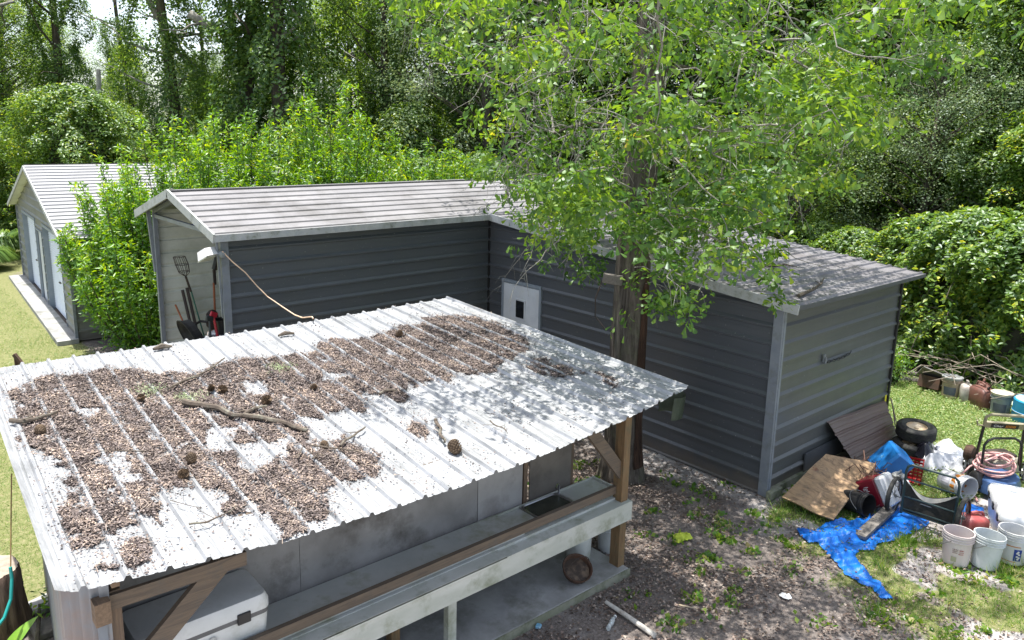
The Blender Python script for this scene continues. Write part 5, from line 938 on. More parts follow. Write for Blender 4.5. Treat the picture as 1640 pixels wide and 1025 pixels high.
grs=ramp(_g,noi(_g,v,16,6,.8),[(.3,(.09,.12,.035)),(.5,(.17,.18,.075)),(.66,(.27,.24,.14)),(.8,(.36,.30,.22))])
k=math_(_g,'ADD',a1.outputs['Fac'],math_(_g,'MULTIPLY',math_(_g,'SUBTRACT',noi(_g,v,3.3,7,.75),.5),1.1)); c=mix(_g,ramp(_g,k,[(.42,(0,0,0)),(.62,(1,1,1))]),c,grs)
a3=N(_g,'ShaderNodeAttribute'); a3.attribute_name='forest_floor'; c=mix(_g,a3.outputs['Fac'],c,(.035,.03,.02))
_g.links.new(c,b.inputs['Base Color']); b.inputs['Roughness'].default_value=.95; b.inputs['Specular IOR Level'].default_value=.15; bump(_g,b,noi(_g,v,45,5,.8),.8,.015)
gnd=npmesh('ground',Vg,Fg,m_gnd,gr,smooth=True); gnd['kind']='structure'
for nm,arr in (('litter_cover',litter(Vg[:,0],Vg[:,1])),('forest_floor',forest)):
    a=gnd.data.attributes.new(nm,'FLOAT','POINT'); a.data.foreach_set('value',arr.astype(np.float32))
def scatter(n,x0,x1,y0,y1,dens,rg=rng):
    x=rg.uniform(x0,x1,n); y=rg.uniform(y0,y1,n); k=rg.random(n)<dens(x,y); return x[k],y[k]
def free(x,y):   # not under the slab, buildings
    return ~(((x>-8)&(x<-2.75)&(y>-.1)&(y<3.5))|((x>-.02)&(y>-.03)&(x<3.5)&(y<9))|((y>5.68)&(x>-4.95)&(x<3.5)&(y<8.95)))
m_grass=leafmat('grass_blades',[(0,(.06,.12,.03)),(.4,(.12,.20,.05)),(.75,(.20,.25,.09)),(1,(.34,.30,.18))],.35,.05)
m_grassR=leafmat('yard_grass_blades',[(0,(.045,.11,.02)),(.5,(.10,.19,.03)),(.85,(.21,.28,.06)),(1,(.32,.27,.13))],.4,.05)
m_clover=leafmat('low_weed_leaves',[(0,(.07,.13,.035)),(.5,(.15,.21,.07)),(.85,(.26,.30,.13)),(1,(.38,.34,.20))],.4,.06)
def blades(name,x,y,h,mat,w=1.,shape=BL,leanf=.5,**kw):
    n=len(x); z=np.array([ghz(a,b) for a,b in zip(x,y)]) if n<60000 else np.zeros(n)-.01
    d=unit(np.stack([rng.normal(size=n)*leanf,rng.normal(size=n)*leanf,np.ones(n)],-1)); s=unit(np.cross(d,rng.normal(size=(n,3)))); nn=np.cross(d,s); L=h*rng.uniform(.5,1.3,n)
    T,F=shape; V=np.stack([x,y,z],-1)[:,None,:]+L[:,None,None]*(T[None,:,0:1]*d[:,None,:]+w*T[None,:,1:2]*s[:,None,:]+T[None,:,2:3]*nn[:,None,:])
    Fa=(F[None]+(np.arange(n)*len(T))[:,None,None]).reshape(-1,3)
    return npmesh(name,V.reshape(-1,3),Fa,mat,np.repeat(rng.random(n),len(T)))
x1,y1=scatter(260000,-14,-4.2,3,23,lambda x,y: green(x,y)*sm(.32,.62,fbm(x,y,1.1,8)+.16)*free(x,y)*sm(24,9,y)**.5*((x<-5.75)|(y<13)))
tag(blades('lawn_grass',x1,y1,.055,m_grass,1.1,leanf=.8),'short sunlit lawn left of the shed and garage','grass',kind='stuff')
x1,y1=scatter(230000,-1.8,7.2,-5,2.4,lambda x,y: green(x,y)**1.5*sm(.34,.6,fbm(x,y,2.3,4)+.17)*free(x,y)*.8)
tag(blades('yard_grass',x1,y1,.075,m_grassR,.9,leanf=.9),'patchy green grass between sandy soil in the front yard','grass',kind='stuff')
x1,y1=scatter(130000,1.2,7.4,-4.5,2.2,lambda x,y: green(x,y)*sm(.3,.55,fbm(x,y,2,11)+.15)*sm(1.2,3.2,x)*free(x,y))
n=len(x1); P=np.stack([x1,y1,rng.uniform(.0,.07,n)],-1)
tag(leafobj('low_weeds',P,np.tile([0,0,1.],(n,1)),.032,m_clover,shape=OV,up=1,rnd=.5),'low broad-leaved weeds covering the ground right of the long building','weeds',kind='stuff')
# tufts on the leaf litter
tx,ty=scatter(260,-5.2,.6,-3.4,3.6,lambda x,y: .75*free(x,y)*((y<-.15)|(x>-2.7))*sm(.35,.6,fbm(x,y,1.1,14)+.1)); X=[];Y=[]
for a,b_ in zip(tx,ty): k=rng.integers(14,46); r_=rng.uniform(.03,.10); X.append(a+rng.normal(size=k)*r_); Y.append(b_+rng.normal(size=k)*r_)
X=np.concatenate(X);Y=np.concatenate(Y); kk=free(X,Y)&~((Y>-.1)&(X<-2.8)); tag(blades('grass_tufts',X[kk],Y[kk],.06,m_grassR,1.6,OV,leanf=1.0),'small scattered weed tufts in the leaf litter around the oak','weeds',kind='stuff')
# tall tufts by the tarp
X=[];Y=[]
for (a,b_,k,r_) in ((.20,-1.62,90,.07),(-1.45,-2.05,80,.09),(.55,-1.72,70,.07),(-.55,-1.72,30,.05),(.75,-2.45,60,.07),(.38,-2.6,50,.06),(.9,-2.7,60,.08),(-.1,-.55,120,.2),(3.6,.9,90,.15),(1.9,-2.6,80,.2),(5.6,-.2,150,.4)): X.append(a+rng.normal(size=k)*r_); Y.append(b_+rng.normal(size=k)*r_)
tag(blades('tall_grass_tufts',np.concatenate(X),np.concatenate(Y),.20,m_grassR,.45,leanf=.55),'taller arching grass tufts beside the tarp and buckets','grass',kind='stuff')
# dead leaves on the ground
m_dead=attrmat('dead_leaves',[(0,(.05,.036,.028)),(.4,(.13,.09,.07)),(.75,(.23,.175,.145)),(1,(.38,.32,.27))],.75)
x1,y1=scatter(120000,-5.2,2.2,-4.5,5.6,lambda x,y: (litter(x,y)*(1-.85*green(x,y)))*free(x,y)*(.10+.75*sm(.42,.62,fbm(x,y,2.0,21)+.03)))
n=len(x1); P=np.stack([x1,y1,rng.uniform(.0,.022,n)],-1)
tag(leafobj('leaf_litter',P,np.tile([0,0,1.],(n,1)),.029,m_dead,shape=FW,up=1.2,rnd=.55,jit=.5),'brown dead leaves covering the shaded ground around the oak and shed','leaf litter',kind='stuff')
# ---------------- litter on the shed roof ----------------
def pip(P,x,y):
    c=np.zeros(len(x),bool); j=len(P)-1
    for i in range(len(P)):
        a,b=P[i],P[j]
        if b[1]!=a[1]: c^=((a[1]>y)!=(b[1]>y))&(x<(b[0]-a[0])*(y-a[1])/(b[1]-a[1])+a[0])
        j=i
    return c
def debmask(u,t):
    uj=u+(fbm(u,t*17,1.9,31)-.5)*1.1; tj=t+(fbm(u,t*17,1.9,37)-.5)*.055
    m=np.zeros(len(u),bool)
    for P in DEB: m|=pip(P,uj,tj)
    for P in HOL: m&=~pip(P,uj,tj)
    return m
def RSv(u,t):
    x=(-2.524-.2314*u)*(1-t)+(-2.613-.2227*u)*t; y=-.43+3.93*t; z=(1.312e-3*u*u-.0321*u+2.146)*(1-t)+(2.22e-4*u*u-5.135e-3*u+2.385)*t; return np.stack([x,y,z],-1)
N_=900000; u=rng.uniform(0,24.3,N_); t_=rng.uniform(0,1,N_); m=debmask(u,t_); f=np.abs(u-np.round(u)); ridge=fbm(u*1.,t_*14,.8,5)
m&=(f>.11)|(rng.random(N_)<sm(.5,.66,ridge)*.4); m&=rng.random(N_)<sm(.30,.56,fbm(u*2.4,t_*17,1.7,61)+.04); stray=(rng.random(N_)<.010*sm(.40,.6,fbm(u,t_*17,1.,41))); m|=stray
u=u[m];t_=t_[m]; jk=rng.random(len(u))<.16; u=np.clip(u+jk*rng.normal(size=len(u))*.28,.05,24.3); t_=np.clip(t_+jk*rng.normal(size=len(u))*.022,.005,.995); P=RSv(u,t_); n=len(u); pile=fbm(u*1.,t_*17,1.4,9); P[:,2]+=.005+rng.random(n)*.020*(.4+pile)+.02*(np.abs(u-np.round(u))<.1); 
m_deb=attrmat('roof_litter_flakes',[(0,(.03,.023,.02)),(.3,(.12,.095,.088)),(.65,(.24,.20,.185)),(.9,(.38,.29,.225)),(1,(.60,.47,.37))],.8)
vv=np.clip(rng.random(n)**1.25*.85+.7*(fbm(u,t_*17,1.6,13)-.5)+.03,0,1); vv=np.where(u<13,vv*.9+.08*rng.random(n),vv)
leafobj_=leafobj('leaf_litter',P,np.tile([0,0,1.],(n,1)),.0155,m_deb,shape=FW,up=1,rnd=.7,jit=.6,var=vv)
# a few dead leaves on the tarp
x1,y1=scatter(2600,-1.1,1.3,-2.1,-.6,lambda x,y: pip(TARP,x,y)*.16*(fbm(x,y,3,3)>.4)); P_t=np.stack([x1,y1,np.array([tarpz(a,b,.05) for a,b in zip(x1,y1)])+.008],-1)
tag(leafobj('leaf_litter',P_t,np.tile([0,0,1.],(len(x1),1)),.03,m_dead,shape=FW,up=1.2,rnd=.4),'sparse dead leaves caught in the folds of the blue tarp','leaf litter',kind='stuff')
tag(leafobj_,'thick patches of grey-brown leaves and bark flakes lying on the shed roof','leaf litter',kind='stuff')
# mat under the flakes
V=[];F=[];g=[];nu,nt2=420,230
uu,tt=np.meshgrid(np.linspace(0,24.3,nu),np.linspace(0,1,nt2)); mm=debmask(uu.ravel(),tt.ravel()).reshape(nt2,nu); ff=np.abs(uu-np.round(uu)); mm&=(ff>.10)&(fbm(uu.ravel()*2.4,tt.ravel()*17,1.5,61).reshape(nt2,nu)>.40)
PP=RSv(uu.ravel(),tt.ravel()); PP[:,2]+=.004+.012*fbm(uu.ravel(),tt.ravel()*17,3,3)+.022*(ff.ravel()<.1)
ii,jj=np.meshgrid(np.arange(nu-1),np.arange(nt2-1)); ok=mm[:-1,:-1]&mm[1:,1:]&mm[1:,:-1]&mm[:-1,1:]; q=(jj*nu+ii)[ok]; FF=np.stack([q,q+1,q+nu+1,q+nu],-1)
used=np.unique(FF); re=-np.ones(len(PP),int); re[used]=np.arange(len(used))
m_mat=M('decayed_litter_mat',(.14,.11,.10),(.06,.046,.04),.95,scale=60,bmp=.8,bs=120,bd=.01)
o=npmesh('leaf_mould',PP[used],re[FF],m_mat); tag(o,'dark decayed leaf mould under the loose flakes on the shed roof','leaf litter',kind='stuff')
# needles and twigs in the litter
kk=rng.choice(n,5000); A=P[kk]+np.array([0,0,.006]); ang=rng.uniform(0,6.28,len(kk)); L=rng.uniform(.03,.11,len(kk)); D=np.stack([np.cos(ang),np.sin(ang),rng.normal(size=len(kk))*.08],-1)*L[:,None]; S=np.stack([-np.sin(ang),np.cos(ang),0*ang],-1)*.0022
V=np.stack([A-S,A+S,A+D+S,A+D-S],1).reshape(-1,3); F=np.arange(len(kk)*4).reshape(-1,4)
tag(npmesh('pine_needles',V,F,attrmat('dry_needles',[(0,(.20,.15,.12)),(1,(.36,.30,.25))],.8),np.repeat(rng.random(len(kk)),4)),'dry grey-brown pine needles and stalks strewn through the roof litter','needles',kind='stuff')
# pale moss tufts
m_moss=leafmat('pale_moss',[(0,(.20,.24,.13)),(1,(.38,.42,.28))],.2,.0)
for (i,tt_),lab in zip(((19.2,.70),(18.1,.62),(13.6,.70)),('pale green moss tuft at the upper left of the roof litter','pale green moss tuft just right of the upper-left one in the roof litter','small yellow-green moss tuft in the middle of the roof litter')):
    n=260; q=rng.normal(size=(n,3))*np.array([.07,.07,.012]); c_=np.array(RS(i,tt_,.035)); tag(leafobj('moss_tuft',q+c_,unit(q+[0,0,.03]),.022,m_moss,shape=LN,rnd=1.2),lab,'moss',kind='stuff')
# sticks on the grey roof of the long building
for pts,lab in (([(.25,-.05),(.75,.02),(1.15,.12),(1.6,.30)],'dark mossy stick lying by the front edge of the grey side roof'),([(1.25,1.15),(1.5,1.0),(1.75,.98),(1.8,.82)],'thin curved twig on the sunlit middle of the grey side roof'),([(2.0,2.3),(2.4,2.15),(2.6,2.2)],'small twig on the upper grey side roof below the oak leaves')):
    t=MB(); t.tube([(a,b,low(b)+.035+.015*mn.noise((a*9,b*9,0))) for a,b in pts],[.024,.02,.014,.006][:len(pts)],6)
    for k in range(5): a,b=pts[random.randrange(len(pts)-1)]; t.tube([(a,b,low(b)+.035),(a+random.uniform(-.12,.2),b+random.uniform(-.1,.15),low(b)+.05)],.006,4)
    tag(t.build('fallen_stick',M('dark_mossy_stick',(.05,.04,.03),(.09,.075,.05),.9)),lab,'stick','sticks on the grey side roof')
# ---------------- oak ----------------
def barkmat(name,c1,c2,moss=None,sc=1):
    m,nt,b=nodes(name); v=mapn(nt,(13*sc,13*sc,1.6*sc)); n1=noi(nt,v,1.3,7,.7,.6); c=ramp(nt,n1,[(.34,c2),(.5,tuple((a+q)/2 for a,q in zip(c1,c2))),(.64,c1)])
    if moss: c=mix(nt,ramp(nt,noi(nt,mapn(nt,(1,1,1)),2.6*sc,8,.75),[(.5,(0,0,0)),(.66,(.65,.65,.65))]),c,moss)
    nt.links.new(c,b.inputs['Base Color']); b.inputs['Roughness'].default_value=.92; b.inputs['Specular IOR Level'].default_value=.2; bump(nt,b,n1,.9,.03); return m
m_bark=barkmat('grey_oak_bark',(.15,.13,.11),(.03,.024,.02),(.12,.13,.08)); m_twig=barkmat('lichen_twig_bark',(.34,.33,.29),(.15,.14,.12),(.36,.38,.33),3)
m_fbark=barkmat('forest_bark',(.12,.10,.08),(.04,.034,.028),(.08,.10,.05)); m_dkbark=barkmat('dark_brown_bark',(.075,.042,.028),(.02,.013,.01),None,1.5)
m_oak=leafmat('oak_leaves',[(0,(.022,.06,.012)),(.45,(.06,.125,.022)),(.8,(.14,.22,.035)),(.95,(.25,.30,.05)),(1,(.38,.31,.06))],.42,.055)
ok=thing('oak_tree','large oak with grey furrowed trunk standing between the shed and the charcoal building','tree',(-1.0,1.6,0))
def trunkline(z): return Vector((-1.0+.02*z,1.6-.0*z+.03*math.sin(z*.6),z))
n=40; V=[];F=[];Zs=[i*.11 for i in range(100)]
for j,z in enumerate(Zs):
    c=trunkline(z)-Vector((-1.0,1.6,0)); r=.245*(1-.032*z)+.10*math.exp(-z*3.2)
    for k in range(n):
        a=2*PI*k/n; rr_=r*(1+.05*mn.noise((math.cos(a)*2.2,math.sin(a)*2.2,z*.5))+.035*abs(mn.noise((math.cos(a)*9,math.sin(a)*9,z*1.3)))*1.3+.05*math.exp(-z*2.5)*math.cos(5*a))
        V.append((c.x+rr_*math.cos(a),c.y+rr_*math.sin(a),z-.05))
for j in range(len(Zs)-1):
    for k in range(n): F.append((j*n+k,j*n+(k+1)%n,(j+1)*n+(k+1)%n,(j+1)*n+k))
t=MB(); t.add(V,F); tk=t.build('trunk',m_bark,ok,smooth=True)
t=MB(); V=[];F=[]  # darker brown strip running up one side of the trunk
for j in range(60):
    z=.2+j*.045; c=trunkline(z)-Vector((-1,1.6,0)); r=.262*(1-.03*z)+.09*math.exp(-z*3.2); w_=.28+.07*mn.noise((z*2,0,0)); 
    if z>2.6: w_*=max(0,(2.95-z)/.35)
    for k in range(6): a=-1.55+(-.5+k/5)*w_*2.2; rq=r*(1.0+.02*mn.noise((a*9,z*5,2))); V.append((c.x+rq*math.cos(a),c.y+rq*math.sin(a),z))
F=[(j*6+k,j*6+k+1,(j+1)*6+k+1,(j+1)*6+k) for j in range(59) for k in range(5)]; t.add(V,F); t.build('dark_bark_strip',m_dkbark,tk)
# limb skeleton grown towards the leaf clumps
cl=[Vector(c) for c in OAK]
nodesP=[trunkline(z) for z in [2.9+.35*i for i in range(22)]]; par=[-1]*len(nodesP); dep=[0]*len(nodesP); segs=[]
tw=MB(); limbs=[]
order=sorted(range(len(cl)),key=lambda i:(cl[i]-trunkline(min(max(cl[i].z+.4,3.0),9))).length)
kids={}
for i in order:
    c=cl[i]; best=None;bd=1e9
    for k,p in enumerate(nodesP):
        if dep[k]==0: d=(p-c).length+ (0 if p.z>c.z-.2 else .9*(c.z-p.z)+0) - .35*0
        else: d=(p-c).length*1.12+.18*dep[k]
        if d<bd: bd=d;best=k
    a=nodesP[best]; L=(c-a).length; steps=max(2,int(L/.28)); prev=best; 
    for s_ in range(1,steps+1):
        f=s_/steps; p=a.lerp(c,f)+Vector((0,0,.10*L*math.sin(PI*f)))+Vector((mn.noise(a*3+Vector((s_*.9,i,0))),mn.noise(a*3+Vector((0,s_*.9,i))),mn.noise(a*2+Vector((i,0,s_)))))*.07*(f<1)
        nodesP.append(p); par.append(prev); dep.append(dep[prev]+1); prev=len(nodesP)-1
wgt=[0.]*len(nodesP)
for k in range(len(nodesP)-1,-1,-1):
    wgt[k]+=1 if wgt[k]==0 else 0
    if par[k]>=0: wgt[par[k]]+=wgt[k]
rad=lambda k: .0048+.0042*math.sqrt(max(0,wgt[k]-1))
org=Vector((-1,1.6,0)); big=MB(); 
for k in range(len(nodesP)):
    p=par[k]
    if p<0: continue
    r0=rad(k); r1=rad(p) if dep[p]>0 else min(.09,rad(k)*1.5)
    (big if r0>.018 else tw).tube([nodesP[p]-org,nodesP[k]-org],[r1,r0],6 if r0>.018 else 4,caps=False)
big.build('limbs',m_bark,ok,smooth=True)['kind']='stuff'
# bare hanging lichen twigs, some with a forked end
random.seed(11)
for c in random.sample(cl[:235],170):
    p=c-org; d=Vector((random.gauss(0,.5),random.gauss(0,.5),random.gauss(-.3,.35))).normalized(); pts=[p]
    for s_ in range(5): d=(d+Vector((random.gauss(0,.35),random.gauss(0,.35),random.gauss(-.12,.25)))).normalized(); pts.append(pts[-1]+d*random.uniform(.08,.16))
    r=random.uniform(.003,.0075); tw.tube(pts,[r*(1-.13*i) for i in range(6)],4,caps=False)
    for i in (1,2,3,4):
        e=(d+Vector((random.gauss(0,.8),random.gauss(0,.8),random.gauss(0,.6)))).normalized(); tw.tube([pts[i],pts[i]+e*random.uniform(.08,.2),pts[i]+e*.22+Vector((0,0,-.08))],[r*.5,r*.4,r*.2],3,caps=False)
for k in range(85):
    a=rng.uniform(2.4,5.4); z=rng.uniform(3.3,6.4); R0=rng.uniform(.25,1.9); p=Vector((R0*math.cos(a),R0*math.sin(a),z)); d=Vector((math.cos(a)+random.gauss(0,.5),math.sin(a)+random.gauss(0,.5),random.gauss(-.1,.4))).normalized(); pts=[p]
    for s_ in range(8): d=(d+Vector((random.gauss(0,.32),random.gauss(0,.32),random.gauss(-.16,.28)))).normalized(); pts.append(pts[-1]+d*random.uniform(.09,.19))
    r=random.uniform(.005,.011); tw.tube(pts,[r*(1-.1*i) for i in range(9)],5,caps=False)
    for i in range(1,8):
        if random.random()<.8: e=(d*.6+Vector((random.gauss(0,.8),random.gauss(0,.8),random.gauss(-.1,.6)))).normalized(); L=random.uniform(.12,.38); tw.tube([pts[i],pts[i]+e*L*.5+Vector((0,0,.02)),pts[i]+e*L+Vector((0,0,-.06))],[r*.5,r*.35,r*.15],3,caps=False)
tb=tw.build('twigs',m_twig,ok); tb['kind']='stuff'
pa=[];oa=[];va=[];al=[]
C0=np.array([-1.,1.6,0])
nv=239
for i,c in enumerate(OAK):
    if i>=nv and i%5<2 and c[0]<-.6: continue
    if i<235 and c[2]>4.3 and (i*7)%20<8: continue
    vis=i<nv; n=int(rng.uniform(110,240)*(1.3 if c[2]<4.2 else .9)) if vis else 110; r=rng.uniform(.26,.46) if vis else .55
    if i>=235 and vis: n=60; r=.11
    # short sprays: leaves gather round several shoot tips
    tips=rng.normal(size=(max(4,n//11),3))*r*.66*np.array([1,1,.42]); tips[:,2]-=.25*np.linalg.norm(tips[:,:2],axis=1)
    ch=rng.integers(0,len(tips),n); q=tips[ch]+rng.normal(size=(n,3))*.036; out=unit(q-tips[ch]); al.append(out); pa.append(np.array(c)+q-C0); oa.append(unit(q+[0,0,.1])); va.append(np.clip(rng.random(n)*.6+.34*rng.random()+ (.12 if rng.random()<.12 else 0),0,1))
pa=np.concatenate(pa);oa=np.concatenate(oa);va=np.concatenate(va);al=np.concatenate(al)
lv=leafobj('foliage',pa,oa,.086,m_oak,ok,OB,va,up=.8,rnd=.7,droop=.25,along=al*1.2,jit=.35); lv['kind']='stuff'
t=MB(); t.box((-1.26,1.70,2.78),(.07,.26,.13),Matrix.Rotation(.7,3,'Z')@Matrix.Rotation(.12,3,'X'),bev=.01); tag(t.build('wooden_block',m_wgrey),'brown wooden block nailed to the oak trunk below its leaves','block')
t=MB(); t.tube([(-1.30,1.84,2.75),(-1.33,1.92,2.5),(-1.32,1.92,2.25),(-1.24,1.80,2.08)],.009,5); tag(t.build('hanging_wire',m_blkm),'thin dark wire loop hanging from the block on the oak trunk','wire')
# ---------------- forest ----------------
FS=[(0,(.03,.07,.017)),(.5,(.075,.135,.028)),(.85,(.15,.215,.045)),(1,(.25,.28,.06))]
m_f1=leafmat('forest_leaves',FS,.45,.06); m_f2=leafmat('grey_green_leaves',[(0,(.04,.07,.032)),(.6,(.09,.13,.06)),(1,(.18,.22,.10))],.3,.06)
m_vine=leafmat('vine_leaves',[(0,(.028,.066,.014)),(.45,(.075,.14,.026)),(.85,(.16,.23,.042)),(1,(.34,.34,.06))],.42,.08,.3)
m_lime=leafmat('bright_shrub_leaves',[(0,(.025,.075,.012)),(.4,(.065,.15,.02)),(.8,(.14,.25,.03)),(1,(.32,.36,.05))],.45,.08)
m_core=M('thicket_core_painted_shade',(.016,.020,.010),(.030,.028,.016),.95,scale=5)
def shellpts(n,h,rx,ry,seed,thick=.25,base=.0,pw=1.0,lump=.35,ls=.9):
    """points on a lumpy dome or column"""
    z=rng.random(n)**pw; a=rng.uniform(0,2*PI,n)
    prof=np.sqrt(np.clip(1-z**2.2,0,1))*(.8+.25*np.sin(z*5+seed)); X=np.cos(a);Y=np.sin(a)
    lf=1+lump*(fbm(2.2*X+5,z*h*ls+2.2*Y,1.3,seed)-.5)*2.6
    d=1-thick*rng.random(n)**1.6; P=np.stack([X*rx*prof*lf*d,Y*ry*prof*lf*d,base+z*h],-1)
    O=unit(np.stack([X,Y,.25+z*.8],-1)); clump=fbm(a*6/PI*2,z*h*2.2,1.,seed+7); P=P*(1+np.array([1,1,.35])*(.22*(fbm(a*5,z*h*3.1,1.,seed+17)-.5))[:,None]); keep=clump>.36; return P[keep],O[keep],clump[keep]
def core(parent,h,rx,ry,name='dark_core_hull'):  # solid hull added to block see-through, inner shade put into its dark colour
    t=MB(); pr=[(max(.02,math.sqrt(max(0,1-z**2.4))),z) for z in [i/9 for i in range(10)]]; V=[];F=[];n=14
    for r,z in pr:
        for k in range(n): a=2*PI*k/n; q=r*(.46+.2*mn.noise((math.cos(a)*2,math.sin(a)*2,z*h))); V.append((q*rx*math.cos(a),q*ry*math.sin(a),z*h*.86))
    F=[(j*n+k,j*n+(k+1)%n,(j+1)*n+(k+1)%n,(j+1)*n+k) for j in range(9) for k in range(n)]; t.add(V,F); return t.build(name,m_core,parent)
def mound(name,label,cat,h,rx,ry,nl,ls,mat,seed,group=None,lump=.4):
    o=thing(name,label,cat,(0,0,0),0,group); P,O,cn=shellpts(nl,h,rx,ry,seed,.28,0,.85,lump)
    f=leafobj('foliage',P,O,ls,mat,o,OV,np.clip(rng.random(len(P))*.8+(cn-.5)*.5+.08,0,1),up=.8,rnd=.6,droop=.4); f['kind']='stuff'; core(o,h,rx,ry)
    t=MB()
    RP=[];rs=random.Random(seed)
    for k in range(70):
        a=rs.uniform(0,6.28); zz=rs.uniform(.15,1)**.7; q=math.sqrt(max(0,1-zz**2.2)); p=Vector((rx*q*.85*math.cos(a),ry*q*.85*math.sin(a),zz*h*.95)); d=Vector((math.cos(a),math.sin(a),rs.uniform(.2,1.4))).normalized(); L=rs.uniform(.35,.9); pts=[p+d*L*f+Vector((0,0,-.9*f*f*L*rs.uniform(.2,1.))) for f in (0,.25,.5,.75,1)]; t.tube(pts,[.012,.01,.008,.006,.003],3,caps=False); RP+=[tuple(pts[int(f*4)].lerp(pts[min(4,int(f*4)+1)],f*4-int(f*4))+Vector((rs.gauss(0,.05),rs.gauss(0,.05),rs.gauss(0,.05)))) for f in [rs.random() for _ in range(22)]]
    RP=np.array(RP); rf=leafobj('runner_leaves',RP,np.tile([0,0,1.],(len(RP),1)),ls*.95,mat,o,OV,up=.5,rnd=.8,droop=.4); rf['kind']='stuff'
    for k in range(5): a=k*1.3; t.tube([(.3*rx*math.cos(a),.3*ry*math.sin(a),0),(.5*rx*math.cos(a),.5*ry*math.sin(a),h*.5)],[.05,.03],6)
    tt_=t.build('stems',m_fbark,o); tt_['kind']='stuff'; return o
def column(name,label,h,r,nl,ls,mat,seed,group,gap=.36,crown=0):
    o=thing(name,label,'tree',(0,0,0),0,group); bend=lambda z: np.stack([.35*np.sin(z*.28+seed),.3*np.cos(z*.23+seed*2)-.3],-1)
    n=nl; z=rng.uniform(0,h,n); a=rng.uniform(0,2*PI,n); cl_=fbm(a*2,z*.9,1.,seed); rr_=r*(.25+1.9*fbm(a*1.2,z*.7,1.,seed+3)**1.5)*(1+.35*np.exp(-z*.4))*(1-.25*rng.random(n)**1.5); k=cl_>gap
    z=z[k];a=a[k];rr_=rr_[k];cl_=cl_[k]; B=bend(z); P=np.stack([B[:,0]+rr_*np.cos(a),B[:,1]+rr_*np.sin(a),z-.25*rr_*rng.random(len(z))],-1); O=np.stack([np.cos(a),np.sin(a),.25+0*a],-1)
    f=leafobj('vine_foliage',P,O,ls,mat,o,OV,np.clip(rng.random(len(P))*.8+(cl_-.5)*.6,0,1),up=.8,rnd=.65,droop=.4); f['kind']='stuff'
    zz=np.linspace(0,h+2,14); B=bend(zz); t=MB(); t.tube([(b[0],b[1],q) for b,q in zip(B,zz)],[.24-.011*i for i in range(14)],9); t.build('trunk',m_fbark,o,smooth=True)
    t=MB(); rs=random.Random(seed)
    for k in range(7):
        z0=rs.uniform(h*.35,h); a=rs.uniform(0,6.28); b=bend(np.array([z0]))[0]; p=Vector((b[0],b[1],z0)); pts=[p]; d=Vector((math.cos(a),math.sin(a),.4)).normalized()
        for s_ in range(5): d=(d+Vector((rs.gauss(0,.3),rs.gauss(0,.3),rs.gauss(.0,.25)))).normalized(); pts.append(pts[-1]+d*rs.uniform(.4,.8))
        t.tube(pts,[.06,.05,.04,.03,.02,.01],5,caps=False)
    t.build('bare_limbs',m_twig if seed%2 else m_fbark,o)['kind']='stuff'; return o
def broad(name,label,h,R,ncl,per,ls,mat,seed,group,z0=2.5):
    o=thing(name,label,'tree',(0,0,0),0,group); rs=random.Random(seed); t=MB(); tr=MB(); th=h*.45
    tr.tube([(0,0,0),(.1,.05,th*.5),(.05,-.1,th),(.0,.0,h*.8)],[.26,.2,.15,.05],10); tr.build('trunk',m_fbark,o,smooth=True); P=[];O=[];V=[]
    for k in range(ncl):
        zz=rs.random()**.85; z=z0+zz*(h-z0); a=rs.uniform(0,6.28); rm=R*math.sqrt(max(.05,1-((zz-.42)/.62)**2)); r=rm*math.sqrt(rs.uniform(.15,1)); c=Vector((r*math.cos(a),r*math.sin(a),z)); c+=Vector((mn.noise(c*.5),mn.noise(c*.5+Vector((9,0,0))),0))*.6
        b=Vector((.05,0,max(z0*.7,z-.5*r-.4))); m_=b.lerp(c,.5)+Vector((rs.gauss(0,.2),rs.gauss(0,.2),.25)); t.tube([b,m_,c],[.05,.03,.012],5,caps=False)
        q=rng.normal(size=(per,3))*np.array([.52,.52,.34])*rs.uniform(.7,1.25); q[:,2]-=.12*np.linalg.norm(q[:,:2],axis=1); P.append(np.array(c)+q); O.append(unit(q+np.array([0,0,.35]))); V.append(np.clip(rng.random(per)*.75+rs.uniform(0,.28),0,1))
    t.build('limbs',m_fbark,o); P=np.concatenate(P); f=leafobj('foliage',P,np.concatenate(O),ls,mat,o,OV,np.concatenate(V),up=.9,rnd=.65,droop=.3); f['kind']='stuff'; return o
